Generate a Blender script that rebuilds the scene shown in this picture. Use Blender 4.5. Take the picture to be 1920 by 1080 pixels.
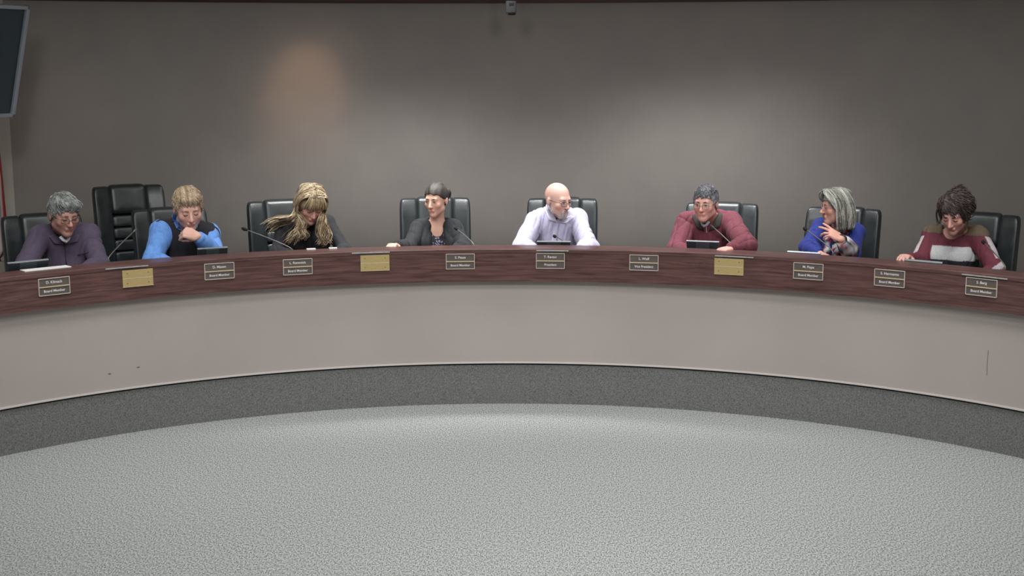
import bpy, math, random
import numpy as np
from mathutils import Vector, Matrix
from mathutils.bvhtree import BVHTree

for o in list(bpy.data.objects): bpy.data.objects.remove(o)
scene = bpy.context.scene
COL = scene.collection
PI = math.pi
rnd = random.Random(7)

# ------------------------------------------------------------------ camera
FPX, PITCH, ROLL, CAMH = 2540.0, 0.1608, -0.0027, 2.12
XC, YC, R = -0.065, 4.578, 3.812          # centre of the ring and radius of the wooden fascia
ZT, ZF, ZB, ZP = 1.007, 0.801, 0.2626, 0.20   # ledge top, fascia bottom, panel bottom, platform deck
_c, _s = math.cos(PITCH), math.sin(PITCH)
_F = Vector((0, _c, -_s)); _U = Vector((0, _s, _c)); _X = Vector((1, 0, 0))
_RT = _X*math.cos(ROLL)+_U*math.sin(ROLL); _UP = -_X*math.sin(ROLL)+_U*math.cos(ROLL)
CAMP = Vector((0, 0, CAMH))
cd = bpy.data.cameras.new('camera'); cam = bpy.data.objects.new('camera', cd); COL.objects.link(cam)
m = Matrix.Identity(4)
for i in range(3):
    m[i][0] = _RT[i]; m[i][1] = _UP[i]; m[i][2] = -_F[i]; m[i][3] = CAMP[i]
cam.matrix_world = m
cd.sensor_width = 36; cd.lens = FPX/1920*36; cd.clip_start = 0.05; cd.clip_end = 100
scene.camera = cam

# ------------------------------------------------------------------ world, light, exposure
vs = scene.view_settings
vs.view_transform = 'Standard'; vs.look = 'None'; vs.gamma = 1.0; vs.use_curve_mapping = False
vs.exposure = 0.0
w = bpy.data.worlds.new('world'); scene.world = w; w.use_nodes = True
w.node_tree.nodes['Background'].inputs[0].default_value = (0.5, 0.5, 0.5, 1)
w.node_tree.nodes['Background'].inputs[1].default_value = 0.05

def area(name, loc, target, sx, sy, power, color=(1, 1, 1), spread=180):
    l = bpy.data.lights.new(name, 'AREA'); l.shape = 'RECTANGLE'; l.size = sx; l.size_y = sy
    l.energy = power; l.color = color; l.spread = math.radians(spread)
    o = bpy.data.objects.new(name, l); COL.objects.link(o); o.location = loc
    o.rotation_euler = (Vector(target)-Vector(loc)).to_track_quat('-Z', 'Y').to_euler()
    return o
def spot(name, loc, target, power, angle, blend, color=(1, 1, 1), radius=0.05):
    l = bpy.data.lights.new(name, 'SPOT'); l.energy = power; l.color = color
    l.spot_size = math.radians(angle); l.spot_blend = blend; l.shadow_soft_size = radius
    o = bpy.data.objects.new(name, l); COL.objects.link(o); o.location = loc
    o.rotation_euler = (Vector(target)-Vector(loc)).to_track_quat('-Z', 'Y').to_euler()
    return o
WHITE = (1.0, 0.985, 0.975)
for lx, ly, pw, sp in ((-2.1, 6.1, 40, 165), (2.1, 6.1, 42, 165), (-2.2, 1.2, 17, 150), (0, 3.2, 30, 150), (2.3, 1.2, 34, 150), (.3, 4.9, 12, 85),  # narrow last one of this row is added to brighten the floor
                       (-.75, 9.0, 36, 76), (1.25, 9.0, 36, 76), (-1.7, 7.6, 10, 120), (0, 8.0, 8, 120), (1.7, 7.6, 10, 120)):
    area('ceiling_troffer_light', (lx, ly, 3.36), (lx, ly+(.75 if sp < 100 else .01), 0), 1.2, 0.5, pw, WHITE, sp)
for k in range(4):     # added fill lights aimed at the seats, no such fixtures seen
    a_ = (k-1.5)*.40
    area('seat_fill_light', (1.3*(k-1.5), 4.6, 3.2), (XC+4.6*math.sin(a_), YC+4.7*math.cos(a_), 1.0), .35, .35, 5, WHITE, 80)
spot('warm_wall_spot', (-1.15, 9.45, 3.3), (-1.60, 10.6, 1.90), 42, 26, 1.0, (1, .64, .38), 0.06)
spot('warm_wall_spot', (-.85, 9.3, 3.3), (-1.62, 10.6, 1.80), 12, 44, 1.0, (1, .70, .58), 0.10)
spot('warm_wall_spot', (-2.7, 8.9, 3.3), (-3.25, 9.9, 1.72), 7, 34, 1.0, (1, .6, .5), 0.08)

# ------------------------------------------------------------------ materials
def lin(c):
    return tuple(((v/255)/12.92 if v/255 <= .04045 else ((v/255+.055)/1.055)**2.4) for v in c)+(1.0,)
def mat(name, rgb, rough=0.6, metal=0.0, rgb2=None, scale=20, stretch=(1, 1, 1), bump=0.0, bscale=None,
        detail=6, attr=None, spec=0.5, sheen=0.0, sub=0.0, lo=.35, hi=.65, coat=0.0):
    M = bpy.data.materials.new(name); M.use_nodes = True
    nt = M.node_tree; N = nt.nodes; L = nt.links; b = N['Principled BSDF']
    b.inputs['Base Color'].default_value = lin(rgb); b.inputs['Roughness'].default_value = rough
    b.inputs['Metallic'].default_value = metal; b.inputs['Specular IOR Level'].default_value = spec
    b.inputs['Sheen Weight'].default_value = sheen; b.inputs['Coat Weight'].default_value = coat
    if sub: b.inputs['Subsurface Weight'].default_value = sub; b.inputs['Subsurface Scale'].default_value = .01
    tc = N.new('ShaderNodeTexCoord'); mp = N.new('ShaderNodeMapping'); mp.inputs['Scale'].default_value = stretch
    L.new(tc.outputs['Object'], mp.inputs['Vector'])
    nz = N.new('ShaderNodeTexNoise'); nz.inputs['Scale'].default_value = scale; nz.inputs['Detail'].default_value = detail
    L.new(mp.outputs['Vector'], nz.inputs['Vector'])
    if attr:
        at = N.new('ShaderNodeVertexColor'); at.layer_name = attr
        if rgb2 is not None:      # rgb2 = multiply strength (lo, hi) on the painted colour
            mr = N.new('ShaderNodeMapRange'); mr.inputs[1].default_value = lo; mr.inputs[2].default_value = hi
            mr.inputs[3].default_value = rgb2[0]; mr.inputs[4].default_value = rgb2[1]
            L.new(nz.outputs['Fac'], mr.inputs[0])
            vm = N.new('ShaderNodeVectorMath'); vm.operation = 'SCALE'
            L.new(at.outputs['Color'], vm.inputs[0]); L.new(mr.outputs[0], vm.inputs['Scale'])
            L.new(vm.outputs[0], b.inputs['Base Color'])
        else: L.new(at.outputs['Color'], b.inputs['Base Color'])
    elif rgb2 is not None:
        cr = N.new('ShaderNodeValToRGB'); cr.color_ramp.elements[0].position = lo; cr.color_ramp.elements[1].position = hi
        cr.color_ramp.elements[0].color = lin(rgb); cr.color_ramp.elements[1].color = lin(rgb2)
        L.new(nz.outputs['Fac'], cr.inputs[0]); L.new(cr.outputs[0], b.inputs['Base Color'])
    if bump:
        nb = N.new('ShaderNodeTexNoise'); nb.inputs['Scale'].default_value = bscale or scale; nb.inputs['Detail'].default_value = 4
        L.new(mp.outputs['Vector'], nb.inputs['Vector'])
        bp = N.new('ShaderNodeBump'); bp.inputs['Strength'].default_value = bump; bp.inputs['Distance'].default_value = .01
        L.new(nb.outputs['Fac'], bp.inputs['Height']); L.new(bp.outputs['Normal'], b.inputs['Normal'])
    return M

M_wall = mat('wall_paint', (158, 152, 148), .75, rgb2=(163, 157, 152), scale=3, bump=.03, bscale=150)
M_wall2 = mat('wall_paint_lit', (196, 192, 184), .8, rgb2=(200, 196, 188), scale=3, bump=.03, bscale=150)  # wall paint lightened: brighter light on the left wall put into the colour
M_ceil = mat('ceiling_tile', (200, 198, 192), .9, rgb2=(190, 188, 182), scale=60)
M_panel = mat('panel_laminate', (178, 169, 164), .6, rgb2=(183, 174, 169), scale=2, bump=.02, bscale=200)
M_brown = mat('crown_wood', (84, 56, 50), .5, rgb2=(64, 44, 40), scale=6, stretch=(.3, .3, 6))
M_carpet = mat('floor_carpet', (104, 107, 106), .95, rgb2=(190, 194, 192), scale=160, stretch=(1, .42, 1), detail=2, bump=.18, bscale=200, lo=.34, hi=.64, spec=.1)
M_riser = mat('riser_carpet', (96, 97, 96), .95, rgb2=(140, 141, 140), scale=150, detail=2, bump=.3, bscale=200, lo=.30, hi=.66, spec=.1)
M_black = mat('flat_black', (20, 18, 20), .7)
M_steel = mat('brushed_steel', (205, 205, 200), .4, .35, rgb2=(160, 160, 156), scale=40, stretch=(1, 1, 12))
M_lighttrim = mat('light_edge_trim', (214, 208, 204), .4)
M_brass = mat('brass_plate', (198, 176, 124), .42, .25, rgb2=(188, 166, 114), scale=30, stretch=(1, 1, 8))
M_brass2 = mat('brass_frame', (214, 206, 194), .4, .2)
M_gold = mat('gold_bar', (212, 196, 160), .4, .2)
M_plate = mat('engraved_plate', (92, 82, 79), .5, rgb2=(100, 90, 86), scale=30)
M_white = mat('white_lettering', (235, 232, 232), .6)
M_screw = mat('screw_metal', (120, 104, 74), .4, .6)
M_leather = mat('black_leather', (33, 38, 40), .36, rgb2=(40, 46, 48), scale=14, bump=.05, bscale=130, spec=.55)
M_plastic = mat('black_plastic', (26, 26, 28), .45, rgb2=(32, 32, 34), scale=20)
M_grey = mat('grey_plastic', (92, 96, 97), .5, rgb2=(84, 88, 90), scale=20)
M_dgrey = mat('tablet_shell', (44, 50, 56), .4, rgb2=(52, 58, 64), scale=8)
M_tabedge = mat('tablet_edge', (150, 158, 162), .35, .4)
M_stem = mat('mic_stem', (120, 118, 116), .4, .5)
M_foam = mat('mic_foam', (16, 16, 20), .9)
M_paper = mat('paper', (232, 230, 226), .8)
M_screen = mat('dark_screen', (46, 58, 66), .3, rgb2=(50, 63, 72), scale=2)
M_bezel = mat('monitor_bezel', (160, 168, 176), .4, .1, rgb2=(150, 158, 166), scale=10)
M_lens = mat('glasses_frame', (30, 28, 30), .3)
M_lensmetal = mat('glasses_wire', (150, 145, 140), .25, .8)
M_eye = mat('eye_white', (215, 208, 204), .3)
M_iris = mat('eye_iris', (40, 30, 28), .2)
M_trouser = mat('trouser_cloth', (38, 40, 48), .85, rgb2=(44, 46, 54), scale=40)
M_shoe = mat('shoe_leather', (24, 22, 22), .4)
def glass():
    M = bpy.data.materials.new('spectacle_glass'); M.use_nodes = True
    nt = M.node_tree; nt.nodes.clear()
    out = nt.nodes.new('ShaderNodeOutputMaterial'); mix = nt.nodes.new('ShaderNodeMixShader')
    t = nt.nodes.new('ShaderNodeBsdfTransparent'); g = nt.nodes.new('ShaderNodeBsdfGlossy')
    g.inputs['Roughness'].default_value = .05; mix.inputs[0].default_value = .10
    nt.links.new(t.outputs[0], mix.inputs[1]); nt.links.new(g.outputs[0], mix.inputs[2]); nt.links.new(mix.outputs[0], out.inputs[0])
    return M
M_glass = glass()
def wood():
    M = bpy.data.materials.new('walnut_veneer'); M.use_nodes = True
    nt = M.node_tree; N = nt.nodes; L = nt.links; b = N['Principled BSDF']
    uv = N.new('ShaderNodeUVMap'); uv.uv_map = 'arc'
    mp = N.new('ShaderNodeMapping'); mp.inputs['Scale'].default_value = (2.2, 38, 1)
    L.new(uv.outputs[0], mp.inputs[0])
    n1 = N.new('ShaderNodeTexNoise'); n1.inputs['Scale'].default_value = 1.6; n1.inputs['Detail'].default_value = 9; n1.inputs['Roughness'].default_value = .62
    n1.inputs['Distortion'].default_value = .6
    L.new(mp.outputs[0], n1.inputs['Vector'])
    cr = N.new('ShaderNodeValToRGB'); e = cr.color_ramp.elements
    e[0].position = .30; e[0].color = lin((64, 42, 40)); e[1].position = .72; e[1].color = lin((118, 86, 82))
    x = e.new(.5); x.color = lin((94, 66, 63))
    L.new(n1.outputs['Fac'], cr.inputs[0]); L.new(cr.outputs[0], b.inputs['Base Color'])
    b.inputs['Roughness'].default_value = .34
    return M
M_wood = wood()

# ------------------------------------------------------------------ mesh helpers
def link(o, parent=None):
    COL.objects.link(o)
    if parent is not None: o.parent = parent
    return o
def mesh_obj(name, verts, faces, material, parent=None, smooth=False, mats=None, fmat=None, colors=None):
    me = bpy.data.meshes.new(name)
    me.from_pydata([tuple(v) for v in verts], [], [tuple(f) for f in faces])
    for mm in (mats or [material]): me.materials.append(mm)
    if fmat is not None: me.polygons.foreach_set('material_index', fmat)
    if smooth: me.polygons.foreach_set('use_smooth', [True]*len(me.polygons))
    if colors is not None:
        a = me.color_attributes.new('Col', 'FLOAT_COLOR', 'POINT')
        a.data.foreach_set('color', np.asarray(colors, dtype=np.float32).ravel())
    me.update()
    return link(bpy.data.objects.new(name, me), parent)
def tag(o, label=None, cat=None, group=None, kind=None):
    if label: o['label'] = label
    if cat: o['category'] = cat
    if group: o['group'] = group
    if kind: o['kind'] = kind
    return o
def empty(name, loc, rz=0, label=None, cat=None, group=None):
    o = bpy.data.objects.new(name, None); link(o); o.location = loc; o.rotation_euler = (0, 0, rz)
    o.empty_display_size = .1
    return tag(o, label, cat, group)
class MB:
    def __init__(s): s.v = []; s.f = []
    def add(s, vs, fs):
        n = len(s.v); s.v += [tuple(v) for v in vs]; s.f += [tuple(i+n for i in f) for f in fs]; return s
    def box(s, c, d, rot=None, bev=0.0):
        hx, hy, hz = d[0]/2, d[1]/2, d[2]/2
        if bev <= 0:
            vs = [Vector((x*hx, y*hy, z*hz)) for z in (-1, 1) for y in (-1, 1) for x in (-1, 1)]
            fs = [(0, 2, 3, 1), (4, 5, 7, 6), (0, 1, 5, 4), (2, 6, 7, 3), (0, 4, 6, 2), (1, 3, 7, 5)]
        else:
            import bmesh
            bm = bmesh.new(); bmesh.ops.create_cube(bm, size=1)
            for v in bm.verts: v.co = Vector((v.co.x*d[0], v.co.y*d[1], v.co.z*d[2]))
            bmesh.ops.bevel(bm, geom=bm.edges[:], offset=min(bev, min(d)*.48), segments=2, affect='EDGES', profile=.5)
            bm.verts.index_update(); vs = [v.co.copy() for v in bm.verts]; fs = [[v.index for v in f.verts] for f in bm.faces]; bm.free()
        if rot is not None: vs = [rot @ v for v in vs]
        return s.add([v+Vector(c) for v in vs], fs)
    def tube(s, pts, rad, n=8, cap=True):
        pts = [Vector(p) for p in pts]
        if not isinstance(rad, (list, tuple)): rad = [rad]*len(pts)
        vs = []; fs = []; ref = None
        for i, p in enumerate(pts):
            t = (pts[min(i+1, len(pts)-1)]-pts[max(i-1, 0)])
            t = t.normalized() if t.length > 1e-9 else Vector((0, 0, 1))
            if ref is None: ref = Vector((1, 0, 0)) if abs(t.x) < .8 else Vector((0, 1, 0))
            u = (ref-t*ref.dot(t)).normalized(); ref = u; v = t.cross(u)
            for k in range(n):
                a = 2*PI*k/n; vs.append(p+(u*math.cos(a)+v*math.sin(a))*rad[i])
        for i in range(len(pts)-1):
            for k in range(n):
                k2 = (k+1) % n; fs.append((i*n+k, i*n+k2, (i+1)*n+k2, (i+1)*n+k))
        if cap: fs.append(tuple(reversed(range(n)))); fs.append(tuple((len(pts)-1)*n+k for k in range(n)))
        return s.add(vs, fs)
    def sphere(s, c, r, nu=12, nv=8):
        if not isinstance(r, (list, tuple)): r = (r, r, r)
        vs = [(c[0], c[1], c[2]-r[2])]; fs = []
        for j in range(1, nv):
            a = PI*j/nv-PI/2
            for i in range(nu):
                b = 2*PI*i/nu; vs.append((c[0]+r[0]*math.cos(a)*math.cos(b), c[1]+r[1]*math.cos(a)*math.sin(b), c[2]+r[2]*math.sin(a)))
        vs.append((c[0], c[1], c[2]+r[2])); T = len(vs)-1
        for i in range(nu):
            i2 = (i+1) % nu; fs.append((0, 1+i2, 1+i)); fs.append((T, T-nu+i, T-nu+i2))
            for j in range(nv-2): fs.append((1+j*nu+i, 1+j*nu+i2, 1+(j+1)*nu+i2, 1+(j+1)*nu+i))
        return s.add(vs, fs)
    def obj(s, name, material, parent=None, smooth=False, **k):
        return mesh_obj(name, s.v, s.f, material, parent, smooth, **k)
def ringpt(a, r, z): return Vector((XC+r*math.sin(a), YC+r*math.cos(a), z))
def arc(name, r0, r1, z0, z1, material, parent=None, a0=-1.2, a1=1.2, n=160, bevel=0.0, kind=None):
    """curved board with rectangular (slightly eased) section and arc-length UVs"""
    if bevel: prof = [(r0, z0), (r1, z0), (r1, z1), (r0+bevel, z1), (r0+bevel*.3, z1-bevel*.3), (r0, z1-bevel)]
    else: prof = [(r0, z0), (r1, z0), (r1, z1), (r0, z1)]
    np_ = len(prof); vs = []; fs = []
    for i in range(n+1):
        a = a0+(a1-a0)*i/n
        for r, z in prof: vs.append(ringpt(a, r, z))
    for i in range(n):
        for k in range(np_):
            k2 = (k+1) % np_; fs.append((i*np_+k, i*np_+k2, (i+1)*np_+k2, (i+1)*np_+k))
    fs.append(tuple(range(np_-1, -1, -1))); fs.append(tuple(n*np_+k for k in range(np_)))
    o = mesh_obj(name, vs, fs, material, parent)
    uvl = o.data.uv_layers.new(name='arc'); acc = [0]
    for k in range(np_):
        p, q = prof[k], prof[(k+1) % np_]; acc.append(acc[-1]+math.hypot(p[0]-q[0], p[1]-q[1]))
    for pi, p in enumerate(o.data.polygons):
        for li in p.loop_indices:
            vi = o.data.loops[li].vertex_index; i, k = divmod(vi, np_)
            kk = pi % np_ if pi < n*np_ else k
            v = acc[kk] if k == kk else acc[kk+1]
            uvl.data[li].uv = ((a0+(a1-a0)*i/n)*r0, v)
    if kind: o['kind'] = kind
    return o
def ray(px, py):
    return (_F*FPX+_RT*(px-960)+_UP*(540-py)).normalized()
def on_ring(px, py, r):
    """angle and height where the sight line meets the cylinder of radius r about the ring centre"""
    d = ray(px, py); ox, oy = -XC, -YC
    A = d.x*d.x+d.y*d.y; B = ox*d.x+oy*d.y; C = ox*ox+oy*oy-r*r
    t = (-B+math.sqrt(B*B-A*C))/A; p = CAMP+d*t
    return math.atan2(p.x-XC, p.y-YC), p.z

# ------------------------------------------------------------------ room
def plane_grid(name, x0, x1, y0, y1, z, material, up=True):
    f = (0, 1, 2, 3) if up else (3, 2, 1, 0)
    o = MB().add([(x0, y0, z), (x1, y0, z), (x1, y1, z), (x0, y1, z)], [f]).obj(name, material); o['kind'] = 'structure'; return o
CEIL = 3.4
def slab(name, x0, x1, y0, y1, z0, z1, material):
    o = MB().box(((x0+x1)/2, (y0+y1)/2, (z0+z1)/2), (x1-x0, y1-y0, z1-z0)).obj(name, material); o['kind'] = 'structure'; return o
slab('floor', -6.2, 6.2, -4.0, 12.6, -.1, 0, M_carpet)
slab('ceiling', -6.2, 6.2, -4.0, 12.6, CEIL, CEIL+.1, M_ceil)
# curved back wall, radius 9.6
DW, RW = 10.75, 9.6
def wallpt(t, z, off=0): return Vector((-.06+(RW-off)*math.sin(t), DW-RW+(RW-off)*math.cos(t), z))
ZW = CAMH + (DW)*math.tan(math.atan((540-5.5)/FPX)-PITCH)
T0, T1 = -.388, .52
def curved(name, t0, t1, z0, z1, o0, o1, material):
    n = 80; vs = []; fs = []
    for i in range(n+1):
        t = t0+(t1-t0)*i/n
        vs += [wallpt(t, z0, o0), wallpt(t, z0, o1), wallpt(t, z1, o1), wallpt(t, z1, o0)]
    for i in range(n):
        for k in range(4):
            k2 = (k+1) % 4; fs.append((i*4+k2, i*4+k, (i+1)*4+k, (i+1)*4+k2))
    fs.append((0, 1, 2, 3)); fs.append((n*4+3, n*4+2, n*4+1, n*4))
    o = mesh_obj(name, vs, fs, material, None, True); o['kind'] = 'structure'; return o
curved('wall_back', T0-.02, T1, 0, CEIL, 0, -.12, M_wall)
curved('trim_1', T0, T1, ZW, ZW+.16, .03, 0, M_brown)
cl = wallpt(T0, 0); cr_ = wallpt(T1, 0)
# left wall runs from the corner towards the camera, splayed outwards
def vwall(name, p, q, material, th=.12):
    p = Vector((p[0], p[1], 0)); q = Vector((q[0], q[1], 0)); d = (q-p).normalized(); nrm = Vector((-d.y, d.x, 0))
    vs = [p, q, q+nrm*th, p+nrm*th]; vs = [v.copy() for v in vs]+[v+Vector((0, 0, CEIL)) for v in vs]
    o = mesh_obj(name, vs, [(3, 2, 1, 0), (4, 5, 6, 7), (0, 1, 5, 4), (1, 2, 6, 5), (2, 3, 7, 6), (3, 0, 4, 7)], material); o['kind'] = 'structure'; return o
WL1 = (-5.6, 6.4)
vwall('wall_left', WL1, cl, M_wall2)
vwall('wall_left_front', (-5.6, -3.9), WL1, M_wall2)
vwall('wall_right', cr_, (5.6, -3.9), M_wall2)
vwall('wall_rear', (5.6, -3.9), (-5.6, -3.9), M_wall2)
# ------------------------------------------------------------------ platform and curved desk
plat = empty('platform', ringpt(0, R+.6, 0), 0, 'raised curved platform with dark grey carpeted riser under the long desk', 'platform')
def arcp(name, *a, **k):
    par = k.pop('parent'); o = arc(name, *a, **k); o.parent = par
    o.matrix_parent_inverse = Matrix.Translation(-par.location); return o
arcp('riser', R+.058, R+.10, 0, ZB-.008, M_riser, parent=plat, a0=-1.27, a1=1.27)
arcp('deck', R+.10, R+2.05, 0.02, ZP, M_riser, parent=plat, a0=-.80, a1=.92, n=100)
desk = empty('curved_desk', ringpt(0, R+.3, ZP), 0, 'long curved council desk with walnut fascia and beige front panel', 'desk')
arcp('front_panel', R+.05, R+.075, ZB+.014, ZF+.02, M_panel, parent=desk)
arcp('shade_line', R+.060, R+.075, ZB-.008, ZB+.004, M_black, parent=desk)  # solid black strip stands in for the shade under the panel
arcp('bottom_trim', R+.044, R+.075, ZB+.004, ZB+.014, M_lighttrim, parent=desk)
arcp('wood_fascia', R, R+.03, ZF, ZT-.024, M_wood, parent=desk)
arcp('ledge_top', R-.004, R+.19, ZT-.024, ZT, M_wood, parent=desk, bevel=.006)
arcp('fascia_bottom_edge', R+.03, R+.06, ZF+.002, ZF+.02, M_wood, parent=desk)
arcp('ledge_back', R+.165, R+.19, .89, ZT-.024, M_wood, parent=desk)
arcp('desktop', R+.165, R+.58, .865, .89, M_wood, parent=desk, a0=-1.0, a1=1.0)
for a in (-1.0, -.66, -.32, 0, .32, .66, 1.0):
    g = MB(); c = ringpt(a, R+.33, (ZP+.865)/2); g.box(c-desk.location, (.03, .46, .865-ZP), Matrix.Rotation(-a, 3, 'Z'))
    g.obj('support_panel', M_wood, desk)
def scratch(name, pts, wdt):
    g = MB(); P = [on_ring(x, y, R+.0485) for x, y in pts]
    g.tube([ringpt(a, R+.0490, z)-desk.location for a, z in P], wdt, 5); g.obj(name, mat('scratch_tone', (96, 84, 74), .8), desk)
scratch('scratch', [(1853, 657), (1851, 680), (1850, 704)], .0012)
scratch('scuff_mark', [(203, 701), (208, 700.6)], .0022)
scratch('scuff_mark', [(257, 688.6), (262, 688.2)], .0022)
# curved thin metal strips let in under the ledge
for i, (px, py, wpx, lab) in enumerate([
        (237, 501, .25, 'thin metal strip under the ledge above the leftmost blank gold plate'),
        (695, 473.6, .235, 'thin metal strip under the ledge above the middle blank gold plate'),
        (1036, 470, .20, 'thin metal strip under the ledge above the nameplate of the bald man'),
        (1377, 481, .235, 'thin metal strip under the ledge above the rightmost blank gold plate'),
        (1847, 518.5, .26, 'thin metal strip under the ledge above the rightmost nameplate')]):
    a, z = on_ring(px, py, R)
    o = empty('metal_strip', ringpt(a, R-.002, z), -a, lab, 'metal strip', 'metal strips along the fascia')
    g = MB().box((0, -.004, 0), (wpx, .010, .0065)); g.obj('rail', M_steel, o)
    g = MB().box((0, -.0015, -.0055), (wpx*1.0, .003, .005)); g.obj('slot', M_black, o)

def text_mesh(name, s, size, material, parent, loc):
    c = bpy.data.curves.new(name, 'FONT'); c.body = s; c.size = size; c.align_x = 'CENTER'; c.align_y = 'CENTER'; c.extrude = .0004; c.offset = .0002
    t = bpy.data.objects.new(name, c); COL.objects.link(t); bpy.context.view_layer.update()
    me = bpy.data.meshes.new_from_object(t.evaluated_get(bpy.context.evaluated_depsgraph_get()))
    bpy.data.objects.remove(t)
    me.materials.clear(); me.materials.append(material)
    o = link(bpy.data.objects.new(name, me), parent); o.location = loc; o.rotation_euler = (PI/2, 0, 0); return o
def nameplate(px, py, top, bottom, lab):
    a, z = on_ring(px, py, R)
    o = empty('nameplate', ringpt(a, R-.0012, z), -a, lab, 'nameplate', 'nameplates on the fascia')
    W_, H_ = .176, .094
    g = MB()
    g.box((0, -.004, H_/2), (W_, .008, .0035)); g.box((0, -.004, -H_/2), (W_, .008, .0035))
    g.box((-W_/2, -.004, 0), (.0035, .008, H_)); g.box((W_/2, -.004, 0), (.0035, .008, H_)); g.obj('frame', M_brass2, o)
    MB().box((0, -.0045, 0), (W_-.003, .009, .006)).obj('middle_bar', M_gold, o)
    for s_, tx, sz in ((1, top, .021), (-1, bottom, .020)):
        pl = MB().box((0, -.002, s_*.0245), (W_-.004, .004, .041)).obj('engraved_plate', M_plate, o)
        text_mesh('lettering', tx, sz, M_white, pl, (0, -.0046, s_*.0245))
def goldplate(px, py, lab):
    a, z = on_ring(px, py, R)
    o = empty('brass_plate', ringpt(a, R-.0012, z), -a, lab, 'brass plate', 'blank brass plates on the fascia')
    MB().box((0, -.0035, 0), (.178, .007, .006)).obj('middle_bar', M_gold, o)
    for s_ in (1, -1):
        pl = MB().box((0, -.003, s_*.0255), (.180, .006, .045), bev=.002).obj('plate', M_brass, o)
        for x in (-.062, .062):
            MB().tube([(x, -.0055, s_*.029), (x, -.0075, s_*.029)], .0028, 8).obj('screw', M_screw, pl)
    MB().box((0, -.004, -.049), (.180, .008, .003)).obj('lower_lip', M_gold, o)
NP = [(101, 536.5, 'D. Klimack', 'Board Member', 'nameplate in front of the man in the purple shirt, far left'),
      (411, 508, 'D. Mason', 'Board Member', 'nameplate below the tablet of the man in the black vest'),
      (558, 500, 'L. Remmick', 'Board Member', 'nameplate below the woman with long blonde hair'),
      (863, 490, 'S. Pease', 'Board Member', 'nameplate below the woman in the black cardigan'),
      (1032, 489, 'T. Rector', 'President', 'nameplate with one-word title below the bald man in the white shirt'),
      (1207.5, 492.5, 'L. Wolf', 'Vice President', 'nameplate below the empty gap between bald man and man in maroon'),
      (1516, 508.5, 'M. Pope', 'Board Member', 'nameplate below the woman in the blue cardigan'),
      (1668.5, 521.5, 'S. Hermanns', 'Board Member', 'nameplate between the woman in blue and the woman in the striped sweater'),
      (1841, 538.5, 'S. Berg', 'Board Member', 'nameplate at the far right below the woman in the striped sweater')]
for a_ in NP: nameplate(*a_)
for a_ in [(258, 520.5, 'blank gold plate left of the black vest man, below the empty chair'),
           (703, 492.5, 'blank gold plate between the blonde woman and the woman in black cardigan'),
           (1367, 499.5, 'blank gold plate below the man in the maroon pullover')]: goldplate(*a_)

# ------------------------------------------------------------------ chairs
def pillow(x0, x1, z0, z1, th, y0=0.0, bulge=.02, ex=5.0, nx=12, nz=12, curve=None):
    """upholstered cushion: superellipse outline, bulged front (-y)"""
    g = MB(); vs = []; fs = []
    cx, cz, hx, hz = (x0+x1)/2, (z0+z1)/2, (x1-x0)/2, (z1-z0)/2
    rings = [(1.0, 0.0), (.985, -.55), (.95, -.84), (.88, -1.0), (.70, -1.0-bulge*5), (.45, -1.0-bulge*8.2), (.2, -1.0-bulge*9.7), (0, 0)]
    n = 40
    def outline(k, s):
        t = 2*PI*k/n; c_, s_ = math.cos(t), math.sin(t)
        return cx+hx*s*math.copysign(abs(c_)**(2/ex), c_), cz+hz*s*math.copysign(abs(s_)**(2/ex), s_)
    for sc, d in [(.985, .15)]+rings[:-1]:
        for k in range(n):
            ins = (1-sc); mx = min(hx, hz)
            if sc > .8: x, z = outline(k, 1); x = cx+(x-cx)*(hx-mx*ins*1.6)/hx; z = cz+(z-cz)*(hz-mx*ins*1.6)/hz
            else: x, z = outline(k, sc)
            y = y0+d*th
            if curve: y += curve(x, z)
            vs.append((x, y, z))
    nr = 8
    for j in range(nr-1):
        for k in range(n):
            k2 = (k+1) % n; fs.append((j*n+k, j*n+k2, (j+1)*n+k2, (j+1)*n+k))
    c = len(vs); y = y0-th*(1+bulge*10.1); vs.append((cx, y+(curve(cx, cz) if curve else 0), cz))
    for k in range(n): fs.append(((nr-1)*n+k, (nr-1)*n+(k+1) % n, c))
    fs.append(tuple(range(n-1, -1, -1)))
    return g.add(vs, [tuple(reversed(f)) for f in fs])
def backcurve(x, z):      # recline, wrap of the wings, lumbar bow
    return .17*(z-.5)+.9*x*x*-1.0+.06*math.sin((z-.45)*5)*-1*.3
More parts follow.
